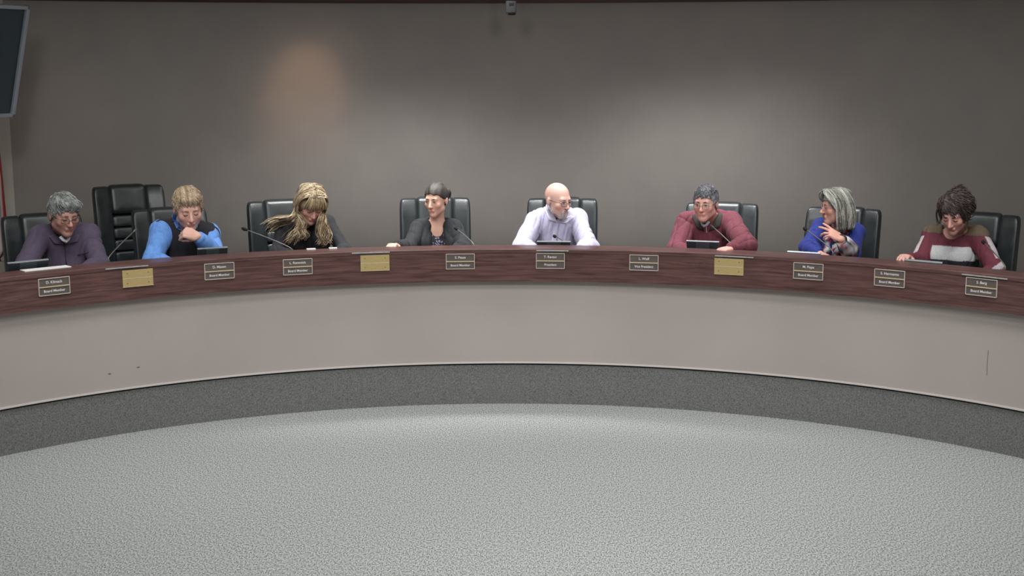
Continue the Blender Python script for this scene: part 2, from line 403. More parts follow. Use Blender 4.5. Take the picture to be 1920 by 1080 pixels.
def make_chair():
    t = empty('executive_chair', (0, 0, 0))
    up = []
    up.append(pillow(-.129, .129,   .85, 1.055, .060, .30, .015, 9, curve=backcurve).obj('headrest', M_leather, t, True))
    for s in (-1, 1):
        x0, x1 = (.114, .248) if s > 0 else (-.248, -.114)
        up.append(pillow(x0, x1, .50, 1.047, .056, .30, .012, 8, curve=backcurve).obj('side_bolster', M_leather, t, True))
    for k in range(4):
        z0 = .515+k*.083
        up.append(pillow(-.124, .124, z0, z0+.082, .045, .30, .012, 8, curve=backcurve).obj('back_cushion', M_leather, t, True))
    up.append(pillow(-.235, .235, .47, 1.03, .03, .335, 0, 8, curve=backcurve).obj('back_shell', M_plastic, t, True))
    g = pillow(-.26, .26, -.25, .25, .09, 0, .02, 5); g.v = [(x, -z, .39-y) for x, y, z in g.v]; g.f = [tuple(reversed(f)) for f in g.f]
    up.append(g.obj('seat', M_leather, t, True))
    for s in (-1, 1):
        g = MB().tube([(s*.27, .20, .40), (s*.31, .18, .52), (s*.315, .10, .615), (s*.31, -.12, .62), (s*.29, -.18, .53), (s*.26, -.12, .41)], .017, 8)
        ar = g.obj('armrest', M_plastic, t, True); up.append(ar)
        MB().box((s*.312, -.01, .640), (.055, .25, .03), bev=.012).obj('arm_pad', M_leather, ar, True)
    MB().tube([(0, 0, .07), (0, 0, .25)], .03, 12).tube([(0, 0, .25), (0, 0, .37)], .02, 12).obj('gas_column', M_plastic, t)
    for k in range(5):
        a = 2*PI*k/5+.3; c, s = math.cos(a), math.sin(a)
        lg = MB().tube([(0, 0, .09), (c*.15, s*.15, .085), (c*.27, s*.27, .065)], [.028, .022, .015], 8).obj('leg', M_plastic, t, True)
        MB().tube([(c*.27-s*.012, s*.27+c*.012, .027), (c*.27+s*.012, s*.27-c*.012, .027)], .027, 12).obj('caster', M_plastic, lg)
    for u in up: u['up'] = 1
    return t
def copy_tree(o, parent=None):
    c = o.copy(); COL.objects.link(c)
    if parent is not None: c.parent = parent
    for ch in list(o.children): copy_tree(ch, c)
    return c
chair0 = make_chair()
RCH = R+.78
CH = [(64, 400, .78, -.10, 'black leather chair of the man in the purple shirt, leftmost'),
      (239, 345, 1.42, .02, 'empty black leather high-back chair with tufted back, between two men on the left'),
      (314, 388, RCH-R, 0, 'black leather chair behind the man in the black vest'),
      (532, 373, RCH-R, .04, 'black leather chair behind the blonde woman'),
      (815, 368, RCH-R, 0, 'black leather chair of the woman in the black cardigan'),
      (1055, 369, RCH-R, 0, 'black leather chair behind the bald man'),
      (1361, 378, RCH-R, .06, 'black leather chair behind the man in the maroon pullover'),
      (1585, 387, RCH-R, .0, 'black leather chair behind the woman in the blue cardigan'),
      (1849, 398, RCH-R, .08, 'black leather chair behind the woman in the striped sweater, rightmost')]
first = True
for px, py, rr, tw, lab in CH:
    a, z = on_ring(px, py, R+rr+.35)
    o = chair0 if first else copy_tree(chair0); first = False
    o.location = ringpt(a, R+rr, ZP); o.rotation_euler = (0, 0, -a+tw)
    tag(o, lab, 'chair', 'executive chairs along the desk')
    lift = z-ZP-1.057
    for ch in o.children:
        if 'up' in ch: ch.location.z = lift
        if ch.name.startswith('gas_column'): ch.scale.z = 1; ch.location.z = min(max(lift, -.03), .12) if lift > 0 else 0
for o in bpy.data.objects:
    if 'up' in o: del o['up']
CHL = {}

# ------------------------------------------------------------------ signed-distance figures
class Field:
    def __init__(s, xs, ys, zs):
        s.x, s.y, s.z = [np.asarray(v, dtype=np.float32) for v in (xs, ys, zs)]
        s.F = np.full((len(xs), len(ys), len(zs)), 1.0, dtype=np.float32)
    def _sub(s, lo, hi):
        r = []
        for ax, l, h in ((s.x, lo[0], hi[0]), (s.y, lo[1], hi[1]), (s.z, lo[2], hi[2])):
            i0 = max(int(np.searchsorted(ax, l))-1, 0); i1 = min(int(np.searchsorted(ax, h))+1, len(ax)); r.append((i0, i1))
        return r
    def _apply(s, box, fn, k, op):
        (a, b), (c, d), (e, f) = box
        if b <= a or d <= c or f <= e: return
        X = s.x[a:b, None, None]; Y = s.y[None, c:d, None]; Z = s.z[None, None, e:f]
        D = fn(X, Y, Z); G = s.F[a:b, c:d, e:f]
        if op == 'u':
            if k > 0:
                h = np.maximum(k-np.abs(G-D), 0)/k; G[...] = np.minimum(G, D)-h*h*k*.25
            else: np.minimum(G, D, out=G)
        elif op == 's':
            D = -D
            if k > 0:
                h = np.maximum(k-np.abs(G-D), 0)/k; G[...] = np.maximum(G, D)+h*h*k*.25
            else: np.maximum(G, D, out=G)
        else: np.maximum(G, D, out=G)
    def cone(s, a, b, ra, rb, k=.02, op='u', M=None, c=None, flat=None):
        a = np.array(a, float); b = np.array(b, float)
        if M is not None:
            a = np.array(M.to_3x3() @ Vector(a))+np.array(c); b = np.array(M.to_3x3() @ Vector(b))+np.array(c)
        mg = k+.012; r = max(ra, rb)+mg
        lo = np.minimum(a, b)-r; hi = np.maximum(a, b)+r; ab = b-a; L2 = max(float(ab @ ab), 1e-9)
        def fn(X, Y, Z):
            px, py, pz = X-a[0], Y-a[1], Z-a[2]
            h = np.clip((px*ab[0]+py*ab[1]+pz*ab[2])/L2, 0, 1)
            return np.sqrt((px-h*ab[0])**2+(py-h*ab[1])**2+(pz-h*ab[2])**2)-(ra+(rb-ra)*h)
        s._apply(s._sub(lo, hi), fn, k, op); return s
    def ell(s, c0, rad, k=.02, op='u', M=None, c=None, RM=None):
        """ellipsoid; M, c = outer frame (head), RM = own rotation"""
        Rm = np.eye(3); cc = np.array(c0, float)
        if RM is not None: Rm = np.array(RM.to_3x3())
        if M is not None:
            Mm = np.array(M.to_3x3()); cc = Mm @ cc+np.array(c); Rm = Mm @ Rm
        rad = np.array(rad, float)
        ext = np.sqrt(((Rm*rad)**2).sum(axis=1))+k+.012
        def fn(X, Y, Z):
            dx, dy, dz = X-cc[0], Y-cc[1], Z-cc[2]
            q = [(Rm[0, i]*dx+Rm[1, i]*dy+Rm[2, i]*dz) for i in range(3)]
            k0 = np.sqrt((q[0]/rad[0])**2+(q[1]/rad[1])**2+(q[2]/rad[2])**2)
            k1 = np.sqrt((q[0]/rad[0]**2)**2+(q[1]/rad[1]**2)**2+(q[2]/rad[2]**2)**2)+1e-6
            return k0*(k0-1)/k1
        s._apply(s._sub(cc-ext, cc+ext), fn, k, op); return s
    def cut(s, fn):
        s._apply([(0, len(s.x)), (0, len(s.y)), (0, len(s.z))], fn, 0, 'i'); return s
    def mesh(s):
        F = s.F; nx, ny, nz = F.shape; S = F < 0
        F_ = F; ids = []; pos = []; quads = []
        def lid(i, j, k): return (i*ny+j)*nz+k
        ax = (s.x, s.y, s.z)
        for d in range(3):
            A = [slice(None)]*3; B = [slice(None)]*3; A[d] = slice(0, -1); B[d] = slice(1, None)
            cr = S[tuple(A)] != S[tuple(B)]
            idx = np.argwhere(cr)
            e1, e2 = (d+1) % 3, (d+2) % 3
            ok = (idx[:, e1] > 0) & (idx[:, e2] > 0) & (idx[:, e1] < F.shape[e1]-1) & (idx[:, e2] < F.shape[e2]-1)
            idx = idx[ok]
            if len(idx) == 0: continue
            j = idx.copy(); j[:, d] += 1
            f0 = F[idx[:, 0], idx[:, 1], idx[:, 2]]; f1 = F[j[:, 0], j[:, 1], j[:, 2]]
            t = f0/(f0-f1)
            P = np.stack([ax[q][idx[:, q]] for q in range(3)], 1).astype(np.float64)
            P[:, d] += t*(ax[d][j[:, d]]-ax[d][idx[:, d]])
            cs = []
            for o1, o2 in ((-1, -1), (0, -1), (0, 0), (-1, 0)):
                q = idx.copy(); q[:, e1] += o1; q[:, e2] += o2
                l = lid(q[:, 0], q[:, 1], q[:, 2]); cs.append(l); ids.append(l); pos.append(P)
            Q = np.stack(cs, 1); inside = f0 < 0
            Q[~inside] = Q[~inside][:, ::-1]
            quads.append(Q)
        ids = np.concatenate(ids); pos = np.concatenate(pos); Q = np.concatenate(quads)
        u, inv = np.unique(ids, return_inverse=True); cnt = np.bincount(inv)
        V = np.stack([np.bincount(inv, weights=pos[:, q])/cnt for q in range(3)], 1)
        Qi = np.searchsorted(u, Q)
        return V, Qi
def grid_axis(lo, hi, fine, h, H=None):
    """coordinates from lo to hi: step h inside the intervals of fine, H outside"""
    out = [lo]; H = H or h
    while out[-1] < hi:
        x = out[-1]; st = H
        for a, b in fine:
            if a-1e-6 <= x <= b: st = min(st, h)
            elif x < a and x+H > a: st = min(st, max(a-x, h))
        out.append(x+st)
    return out
def np_obj(name, V, Q, material, parent, colors=None):
    me = bpy.data.meshes.new(name); nq = len(Q)
    me.vertices.add(len(V)); me.vertices.foreach_set('co', V.astype(np.float32).ravel())
    me.loops.add(nq*4); me.loops.foreach_set('vertex_index', Q.astype(np.int32).ravel())
    me.polygons.add(nq); me.polygons.foreach_set('loop_start', np.arange(0, nq*4, 4, dtype=np.int32))
    me.polygons.foreach_set('use_smooth', np.ones(nq, dtype=bool))
    me.update(calc_edges=True); me.materials.append(material)
    if colors is not None:
        a = me.color_attributes.new('Col', 'FLOAT_COLOR', 'POINT'); a.data.foreach_set('color', colors.astype(np.float32).ravel())
    return link(bpy.data.objects.new(name, me), parent)
def vnormals(V, Q):
    n = np.cross(V[Q[:, 2]]-V[Q[:, 0]], V[Q[:, 3]]-V[Q[:, 1]]); N = np.zeros_like(V)
    for i in range(4):
        for q in range(3): N[:, q] += np.bincount(Q[:, i], weights=n[:, q], minlength=len(V))
    return N/(np.linalg.norm(N, axis=1, keepdims=True)+1e-12)
def relax(V, Q, it=2, lam=.5):
    for _ in range(it):
        A = np.zeros_like(V); C = np.zeros(len(V))
        for i in range(4):
            a, b = Q[:, i], Q[:, (i+1) % 4]
            for q in range(3): A[:, q] += np.bincount(a, weights=V[b, q], minlength=len(V))
            C += np.bincount(a, minlength=len(V))
        V = V+lam*(A/np.maximum(C, 1)[:, None]-V)
    return V
def folds(V, seed, amp=.005, freq=26, stretch=(1, .8, .45)):
    """cloth creases: warped ridged waves, sharp valleys"""
    r = np.random.RandomState(seed); out = np.zeros(len(V)); P = V*np.array(stretch)
    W = P+.035*np.sin(P[:, [1, 2, 0]]*15+r.rand(3)*6)+.020*np.sin(P[:, [2, 0, 1]]*29+r.rand(3)*6)
    for i in range(7):
        d = r.randn(3); d[2] *= .7; d /= np.linalg.norm(d); f = freq*(.7+1.3*r.rand()); ph = r.rand()*6
        mask = np.clip(.15+.85*np.sin(W @ (r.randn(3)*10)+r.rand()*6), 0, 1)
        out += mask*(.35-(1-np.abs(np.sin(W @ d*f+ph)))**4)
    return out*amp*.85
def C4(rgb): return np.array(lin(rgb))

def catmull(P, n=6):
    P = [Vector(p) for p in P]; out = []
    Q = [P[0]*2-P[1]]+P+[P[-1]*2-P[-2]]
    for i in range(1, len(Q)-2):
        for k in range(n):
            t = k/n; a, b, c, d = Q[i-1:i+3]
            out.append(.5*((2*b)+(c-a)*t+(2*a-5*b+4*c-d)*t*t+(3*b-a-3*c+d)*t**3))
    out.append(P[-1]); return out

class Person:
    def __init__(s, px, lab, skin, build=1.0, rp=.70):
        s.a, _ = on_ring(px, 440, R+rp); s.b = build
        s.root = empty('person', ringpt(s.a, R+rp, ZP), -s.a, lab, 'person')
        s.o = ringpt(s.a, R+rp, ZP); s.ca, s.sa = math.cos(-s.a), math.sin(-s.a); s.skin = skin
        s.extra = []     # callables adding prims to the body field
    def P(s, px, py, y):
        """local point on the plane local-y = y seen along that direction of the photograph"""
        d = ray(px, py); q = CAMP-s.o
        lx = lambda v: (v.x*s.ca+v.y*s.sa, -v.x*s.sa+v.y*s.ca, v.z)
        q = lx(q); d = lx(d); t = (y-q[1])/d[1]
        return Vector((q[0]+d[0]*t, y, q[2]+d[2]*t))
    def Z(s, px, y, z):
        """local point on the plane local-y = y at world height z, seen in picture column px"""
        lo, hi = 200., 900.
        for _ in range(40):
            m_ = (lo+hi)/2
            if s.P(px, m_, y).z+ZP > z: lo = m_
            else: hi = m_
        return s.P(px, m_, y)
    def head(s, px, py, y, yaw=0, pitch=0, roll=0, size=1.0):
        """yaw > 0: face turned to the viewer's right; pitch > 0: looks down"""
        s.H = s.P(px, py, y); s.hs = size
        s.HM = (Matrix.Rotation(math.radians(yaw), 3, 'Z') @ Matrix.Rotation(math.radians(pitch), 3, 'X') @ Matrix.Rotation(math.radians(roll), 3, 'Y'))
    def hp(s, v): return s.H+s.HM @ (Vector(v)*s.hs)
    def local(s, V):   # body points -> head frame
        return (V-np.array(s.H)) @ np.array(s.HM)/s.hs
    def hell(s, f, c0, r, k=.012, op='u', RM=None):
        f.ell(tuple(Vector(c0)*s.hs), tuple(np.array(r)*s.hs), k, op, M=s.HM, c=tuple(s.H), RM=RM)
    def hcone(s, f, a, b, ra, rb, k=.01, op='u'):
        f.cone(tuple(Vector(a)*s.hs), tuple(Vector(b)*s.hs), ra*s.hs, rb*s.hs, k, op, M=s.HM, c=tuple(s.H))
    def add_head(s, f, fem=False, fat=0.0):
        w_ = 1+fat
        s.hell(f, (0, .014, .034), (.077, .096, .088))
        s.hell(f, (0, -.028, -.022), (.062*w_, .064, .088), .02)
        for q in (-1, 1):
            s.hcone(f, (0, -.064, -.094), (q*.047*w_, -.006, -.060), .021 if not fem else .017, .020, .022)
            s.hell(f, (q*.040*w_, -.062, -.022), (.022, .020, .022), .014)
            s.hell(f, (q*.079, .012, -.006), (.009, .019, .031), .004)
        s.hell(f, (0, -.070, -.096), (.022 if not fem else .017, .018, .018), .018)
        s.hcone(f, (-.034, -.076, .026), (.034, -.076, .026), .0115, .0115, .016)
        for q in (-1, 1): s.hell(f, (q*.030, -.104, .004), (.020, .017, .014), .012, 's')
        s.hcone(f, (0, -.086, .014), (0, -.110, -.028), .0085, .0115, .008)
        for q in (-1, 1): s.hell(f, (q*.011, -.101, -.031), (.0075, .009, .007), .005)
        for q in (-1, 1): s.hell(f, (q*.030, -.0775, .005), (.0145, .012, .0115), .003)
        s.hcone(f, (-.018, -.089, -.058), (.018, -.089, -.058), .0055, .0055, .006)
        s.hcone(f, (-.015, -.087, -.068), (.015, -.087, -.068), .0065, .0065, .006)
        s.hcone(f, (-.024, -.101, -.0625), (.024, -.101, -.0625), .0045, .0045, .003, 's')
    def skin_color(s, V):
        L = s.local(V); base = C4(s.skin); col = np.tile(base, (len(V), 1))
        def blob(c, r, rgb, amt):
            d = np.sqrt((((L-np.array(c))/np.array(r))**2).sum(1)); wt = (np.clip(1.3-d, 0, .6)/.6*amt)[:, None]
            col[:] = col*(1-wt)+C4(rgb)*wt
        k = np.array(s.skin, float)
        blob((0, -.095, -.063), (.021, .02, .0085), tuple(np.clip(k*[.90, .70, .70], 0, 255)), .75)
        for q in (-1, 1): blob((q*.042, -.075, -.03), (.025, .03, .022), tuple(np.clip(k*[1.02, .92, .91], 0, 255)), .5)
        blob((0, -.112, -.028), (.016, .016, .014), tuple(np.clip(k*[1.02, .92, .91], 0, 255)), .4)
        return col
    def face_bits(s, brow=(60, 50, 45), gaze='down', glasses=None, lash=(45, 35, 32)):
        mb = mat('eyebrow_hair', brow, .8)
        for q in (-1, 1):
            g = MB(); g.tube([s.hp((q*.014, -.0915, .0255)), s.hp((q*.028, -.0905, .0280)), s.hp((q*.044, -.079, .0225))], [.0028*s.hs, .0034*s.hs, .0018*s.hs], 6); g.obj('eyebrow', mb, s.root, True)
            g = MB()
            if gaze == 'down':
                g.tube([s.hp((q*.018, -.0875, .001)), s.hp((q*.030, -.0910, -.003)), s.hp((q*.042, -.0865, .0005))], .0018*s.hs, 5); g.obj('eyelashes', mat('lash_hair', lash, .8), s.root, True)
            else:
                e = MB().sphere((0, 0, 0), .0098*s.hs, 12, 8); e.v = [tuple(s.hp((q*.030, -.0815, .003))+Vector(v)) for v in e.v]; eo = e.obj('eye', M_eye, s.root, True)
                p = s.hp((q*.030+(.002 if gaze == 'right' else -.002 if gaze == 'left' else 0), -.0882, .003)); MB().sphere(p, .0046*s.hs, 10, 6).obj('iris', M_iris, eo, True)
                g.tube([s.hp((q*.019, -.089, .009)), s.hp((q*.030, -.0925, .0115)), s.hp((q*.042, -.087, .009))], .0022*s.hs, 5); g.obj('eyelashes', mat('lash_hair', lash, .8), s.root, True)
        if glasses:
            gm = glasses; f = MB(); zc = -.001
            for q in (-1, 1):
                pts = []
                for k in range(17):
                    t = 2*PI*k/16; cx_, cz_ = math.cos(t), math.sin(t)
                    x = q*.031+.0245*math.copysign(abs(cx_)**.7, cx_); z = zc+.0165*math.copysign(abs(cz_)**.8, cz_)
                    pts.append(s.hp((x, -.105+.35*x*x*10, z)))
                f.tube(pts, .0014*s.hs, 6, False)
                g = MB().add([tuple(p) for p in pts[:-1]], [tuple(range(16))])
                s.lens = getattr(s, 'lens', [])+[g]
                f.tube([s.hp((q*.056, -.094, .006)), s.hp((q*.074, -.06, .008)), s.hp((q*.084, .0, .010)), s.hp((q*.083, .018, -.004))], .0015*s.hs, 6)
            f.tube([s.hp((-.008, -.106, .003)), s.hp((0, -.110, .006)), s.hp((.008, -.106, .003))], .0014*s.hs, 6)
            fo = f.obj('glasses', gm, s.root, True)
            for g in s.lens: g.obj('lens', M_glass, fo)
    def skeleton(s, shL, shR, elL, elR, wrL, wrR, neck=None, hip=(0, .06, .50)):
        s.sh = [shL, shR]; s.el = [elL, elR]; s.wr = [wrL, wrR]; s.hip = Vector(hip)
        s.nb = Vector(neck) if neck else (shL+shR)*.5+Vector((0, .005, .045))
        for n_, i in (('L', 0), ('R', 1)):
            print('ARM', s.root['label'][:30], n_, 'upper %.2f fore %.2f' % ((s.sh[i]-s.el[i]).length, (s.el[i]-s.wr[i]).length), 'el z %.2f wr z %.2f' % (s.el[i].z+ZP, s.wr[i].z+ZP))
        print('   shoulder width %.2f, neck len %.2f headz %.2f' % ((shL-shR).length, (s.H-s.nb).length, s.H.z+ZP))
    def add_torso(s, f, g=0.0, fem=False, belly=0.0, cap=1.0):
        b = s.b; nb = s.nb; hp = s.hip; sp = (s.sh[0]+s.sh[1])*.5
        ch = sp*.72+hp*.28+Vector((0, -.0, 0)); mid = sp*.4+hp*.6
        ax = (nb-hp).normalized(); RMx = Matrix.Rotation(math.atan2(-ax.y, ax.z)*1.0, 3, 'X')
        hw = (s.sh[1]-s.sh[0]).length/2
        f.ell(ch, (hw*.83+g, .112*b+g, .19+g), .05, RM=RMx)
        f.ell(mid+Vector((0, -.01-belly*.5, 0)), (hw*.75+g, .115*b+g+belly, .17+g), .06, RM=RMx)
        f.ell(hp+Vector((0, 0, .02)), (.165*b+g, .125*b+g, .12+g), .06)
        for i in (0, 1):
            s_ = s.sh[i]; inn = sp+(s_-sp)*.45
            f.cone(inn+Vector((0, 0, -.035)), inn+(s_-inn)*cap+Vector((0, 0, -.012)), .060*b+g, .044*b+g, .035)
            f.cone(nb+Vector((0, .016, -.022)), inn+(s_-inn)*cap+Vector((0, .005, -.010)), .036*b+g, .034*b+g, .035)
        if fem:
            for q in (-1, 1): f.ell(ch+Vector((q*.07, -.095, -.01)), (.062+g, .055+g, .062+g), .04)
    def add_arm(s, f, i, g=0.0, wrist=True, c=1.0, end=1.0):
        b = s.b*c; e, w_, h = s.el[i], s.wr[i], s.sh[i]
        f.cone(h+Vector((0, 0, -.012)), e, .044*b+g, .036*b+g, .025)
        q = e+(w_-e)*.35; tip = e+(w_-e)*end
        f.cone(e, q, .036*b+g, .037*b+g*.9, .02); f.cone(q, tip, .037*b+g*.9, .025*b+g*.7, .02)
    def add_legs(s, f, g=0.0):
        for q in (-1, 1):
            h = s.hip+Vector((q*.09, 0, 0)); k_ = Vector((q*.13, -.36, .52)); an = Vector((q*.12, -.36, .10))
            f.cone(h, k_, .085+g, .058+g, .03); f.cone(k_, an, .056+g, .038+g, .02)
            f.cone(an+Vector((0, .02, -.045)), an+Vector((0, -.14, -.065)), .034, .028, .02)
    def hand(s, f, wr, d, n, side, curl=(30, 30, 30, 30), spread=6, thumb=(35, 20), sc=1.0, bend=(.9, .6)):
        """wr wrist, d direction to the knuckles, n normal out of the BACK of the hand, side +1/-1: thumb side = side * (d x n)"""
        d = Vector(d).normalized(); n = Vector(n); n = (n-d*n.dot(d)).normalized(); t = d.cross(n)*side
        K = []
        offs = [(.029, .086, .010), (.010, .090, .0105), (-.010, .086, .010), (-.028, .078, .0085)]
        Ls = [(.042, .024, .020), (.046, .028, .021), (.042, .026, .020), (.032, .020, .018)]
        f.ell(wr+(d*.048)*sc, (.040*sc, .048*sc, .0165*sc), .012, RM=Matrix((t, d, n)).transposed())
        for j, (o_, l_, r_) in enumerate(offs):
            k0 = wr+(t*o_+d*l_)*sc
            f.cone(wr+(t*o_*.55+d*.012)*sc, k0, .013*sc, r_*1.12*sc, .010)
            ang = math.radians(curl[j]); sp = math.radians(spread)*(1.5-j)
            dd = (d*math.cos(sp)+t*math.sin(sp)).normalized(); p = k0; cum = 0
            for m_, L_ in enumerate(Ls[j]):
                cum += ang if m_ == 0 else ang*bend[m_-1]*1.1
                v = dd*math.cos(cum)-n*math.sin(cum); q = p+v*L_*sc
                f.cone(p, q, r_*(1-.08*m_)*sc, r_*(.92-.08*m_)*sc, .003); p = q
        b0 = wr+(t*.022+d*.018-n*.004)*sc; ta, tc = math.radians(thumb[0]), math.radians(thumb[1])
        v = (d*math.cos(ta)+t*math.sin(ta)-n*math.sin(tc)).normalized()
        b1 = b0+v*.040*sc; f.cone(b0, b1, .015*sc, .012*sc, .010)
        v2 = (v-t*.25-n*math.sin(tc)*.5).normalized(); b2 = b1+v2*.030*sc; f.cone(b1, b2, .0115*sc, .0105*sc, .004)
        v3 = (v2-t*.2).normalized(); f.cone(b2, b2+v3*.024*sc, .0105*sc, .0085*sc, .004)
    def auto_hand(s, f, i, curl=35, sc=1.0, n=(0, 0, 1), d=None, thumb=(40, 15)):
        dd = d or (s.wr[i]-s.el[i]); side = 1 if i == 1 else -1
        # thumb on the inner side
        dv = Vector(dd).normalized(); nv = Vector(n); t = dv.cross(nv)
        inner = -1 if i == 1 else 1
        sd = 1 if t.x*inner > 0 else -1
        s.hand(f, s.wr[i], dd, n, sd, (curl,)*4, 5, thumb, sc)
    def box_axes(s, h=.0046, full=True, zlo=.0):
        xs = [v.x for v in s.sh+s.el+s.wr]+[s.H.x]; ys = [v.y for v in s.sh+s.el+s.wr]+[s.H.y-.14, s.H.y+.14]; zt = s.H.z+.17
        x = grid_axis(min(xs)-.13, max(xs)+.13, [(-9, 9)], h)
        y = grid_axis(min(min(ys)-.12, -.58), max(max(ys)+.02, .24), [(min(ys)-.12, .1)], h, .012)
        z = grid_axis(-.02, zt, [(.70, 9)], h*.9, .02)
        return x, y, z
    def body(s, fem=False, fat=0, hands=None, open_skin=0):
        x, y, z = s.box_axes(); f = Field(x, y, z)
        s.add_torso(f, -.012, fem); s.add_legs(f, -.006)
        for i in (0, 1): s.add_arm(f, i, -.004)
        f.cone(s.nb+Vector((0, .012, -.04)), s.hp((0, .022, -.045)), .058*s.b*s.hs, .052*s.hs*s.b, .03)
        s.add_head(f, fem, fat)
        if hands: hands(f)
        V, Q = f.mesh(); V = relax(V, Q, 1, .35)
        s.bodyV = V
        mm = mat('skin', s.skin, .5, attr='Col', rgb2=(.96, 1.03), scale=60, spec=.4, sub=0)
        s.root_body = np_obj('body', V, Q, mm, s.root, s.skin_color(V))
        # trousers and shoes (behind the desk)
        f = Field(grid_axis(-.36, .36, [], .012), grid_axis(-.56, .26, [], .012), grid_axis(.08, .68, [], .012))
        f.ell(s.hip+Vector((0, 0, .0)), (.175*s.b, .135*s.b, .12), .05)
        for q in (-1, 1):
            h_ = s.hip+Vector((q*.09, 0, 0)); k_ = Vector((q*.13, -.36, .52)); an = Vector((q*.12, -.36, .12))
            f.cone(h_, k_, .092, .066, .03); f.cone(k_, an, .064, .052, .02)
        V, Q = f.mesh(); np_obj('trousers', V, Q, M_trouser, s.root)
        for q in (-1, 1):
            f = Field(grid_axis(q*.12-.06, q*.12+.06, [], .01), grid_axis(-.60, -.26, [], .01), grid_axis(-.02, .14, [], .01))
            f.cone((q*.12, -.33, .048), (q*.12, -.52, .040), .044, .036, .02); f.cone((q*.12, -.34, .05), (q*.12, -.35, .11), .042, .040, .02)
            f.cut(lambda X, Y, Z: (.004-Z)+0*X+0*Y)
            V, Q = f.mesh(); np_obj('shoe', V, Q, M_shoe, s.root)
    def garment(s, name, material, g=.009, neck_r=.062, neck_dz=.0, fem=False, belly=0, cuff=.92, arms=(0, 1), seed=1, amp=.006,
                color=None, vneck=None, arm_c=1.0, cap=1.0, zlo=.50, h=.0056, neckdrop=.0, after=None, open_front=None):
        x, y, z = s.box_axes(h)
        z = [v for v in z if v > zlo-.06] if zlo > .3 else z
        f = Field(x, y, z)
        s.add_torso(f, g, fem, belly, cap)
        for i in arms: s.add_arm(f, i, g, c=arm_c, end=cuff)
        # the neckline: cut everything around the neck axis above the collar line
        nbx = s.nb; top = s.hp((0, .02, -.05)); ax = (top-nbx).normalized()
        a0 = nbx+ax*(-.035+neck_dz)+Vector((0, -.012-neckdrop*.3, 0)); a1 = nbx+ax*.20
        f.cone(tuple(a0), tuple(a1), neck_r, neck_r*1.3, .006, 's')
        if vneck:       # deeper opening at the front: (half width, depth)
            w_, dp = vneck; fr = nbx+Vector((0, -.13, -.0))
            f.ell(tuple(fr+Vector((0, .0, 0))), (w_, .075, dp), .006, 's')
        if open_front:   # open cardigan: slot (half width top, half width bottom)
            c0 = nbx.copy(); wt_, wb_ = open_front
            def slot(X, Y, Z):
                wdt = wb_+(wt_-wb_)*np.clip((Z-.55)/(c0.z-.55), 0, 1)
                return np.minimum(wdt-np.abs(X-c0.x), (c0.y-.02)-Y)
            f.cut(slot)
        for i in arms:   # clean cuffs
            e, w_ = s.el[i], s.wr[i]; dv = (w_-e).normalized(); c = e+(w_-e)*(cuff)
        f.cut(lambda X, Y, Z: (zlo-Z)+0*X+0*Y)
        V, Q = f.mesh(); V = relax(V, Q, 2, .5); N = vnormals(V, Q)
        V = V+N*folds(V, seed, amp)[:, None]
        col = color(V) if color else None
        o = np_obj(name, V, Q, material, s.root, col)
        s.bvh = BVHTree.FromPolygons([tuple(v) for v in V], [tuple(q) for q in Q])
        s.gv = (V, Q)
        return o
    def front(s, x, z, off=.003):
        hit = s.bvh.ray_cast(Vector((x, -1.5, z)), Vector((0, 1, 0)))
        return (hit[0]+Vector((0, -off, 0))) if hit[0] is not None else None
    def frontpx(s, px, py, off=.003):
        """point on the garment seen in that direction of the photograph"""
        a = s.P(px, py, -1.2); b = s.P(px, py, .3); hit = s.bvh.ray_cast(a, (b-a).normalized())
        return (hit[0]-(b-a).normalized()*off) if hit[0] is not None else None
    def strip(s, name, pts, wd, material, off=.003, th=.0015, parent=None):
        g = MB(); P = [s.frontpx(x, y, off) for x, y in pts]; P = [p for p in P if p is not None]
        if len(P) > 1: g.tube(P, wd, 6); return g.obj(name, material, parent or s.root, True)
    def flap(s, quad, material, name='collar', off=.005, lift=.006):
        """folded collar leaf: a quad given by its corners as seen, laid over shirt and neck"""
        if not hasattr(s, 'bb'):
            me = s.root_body.data; s.bb = BVHTree.FromPolygons([v.co[:] for v in me.vertices], [p_.vertices[:] for p_ in me.polygons])
        A, B, C, D = quad; n = 7; pts = []; ds = []
        for i in range(n):
            for j in range(n):
                u, v = i/(n-1), j/(n-1)
                x = (A[0]*(1-u)+B[0]*u)*(1-v)+(D[0]*(1-u)+C[0]*u)*v; y = (A[1]*(1-u)+B[1]*u)*(1-v)+(D[1]*(1-u)+C[1]*u)*v
                a_ = s.P(x, y, -1.2); b_ = s.P(x, y, .3); d = (b_-a_).normalized(); t = 1e9
                for bv in (s.bvh, s.bb):
                    h = bv.ray_cast(a_, d)
                    if h[0] is not None: t = min(t, (h[0]-a_).length)
                pts.append([a_, d, t]); ds.append(t)
        fin = [t for t in ds if t < 1e8]; fb_ = sum(fin)/max(1, len(fin)); T = [t if t < 1e8 else fb_ for t in ds]
        for _ in range(3):   # relax the depth so that the leaf stays stiff
            T2 = T[:]
            for i in range(n):
                for j in range(n):
                    nb_ = [T[a*n+b] for a, b in ((i-1, j), (i+1, j), (i, j-1), (i, j+1)) if 0 <= a < n and 0 <= b < n]; T2[i*n+j] = min(T[i*n+j], .5*T[i*n+j]+.5*sum(nb_)/len(nb_))
            T = T2
        vs = [a_+d*(t-off-lift*(j/(n-1))) for (a_, d, _), t, j in zip(pts, T, [k % n for k in range(n*n)])]
        fs = [(i*n+j, i*n+j+1, (i+1)*n+j+1, (i+1)*n+j) for i in range(n-1) for j in range(n-1)]
        o = mesh_obj(name, vs, fs, material, s.root, True); md = o.modifiers.new('thick', 'SOLIDIFY'); md.thickness = .003; md.offset = 0
        return o
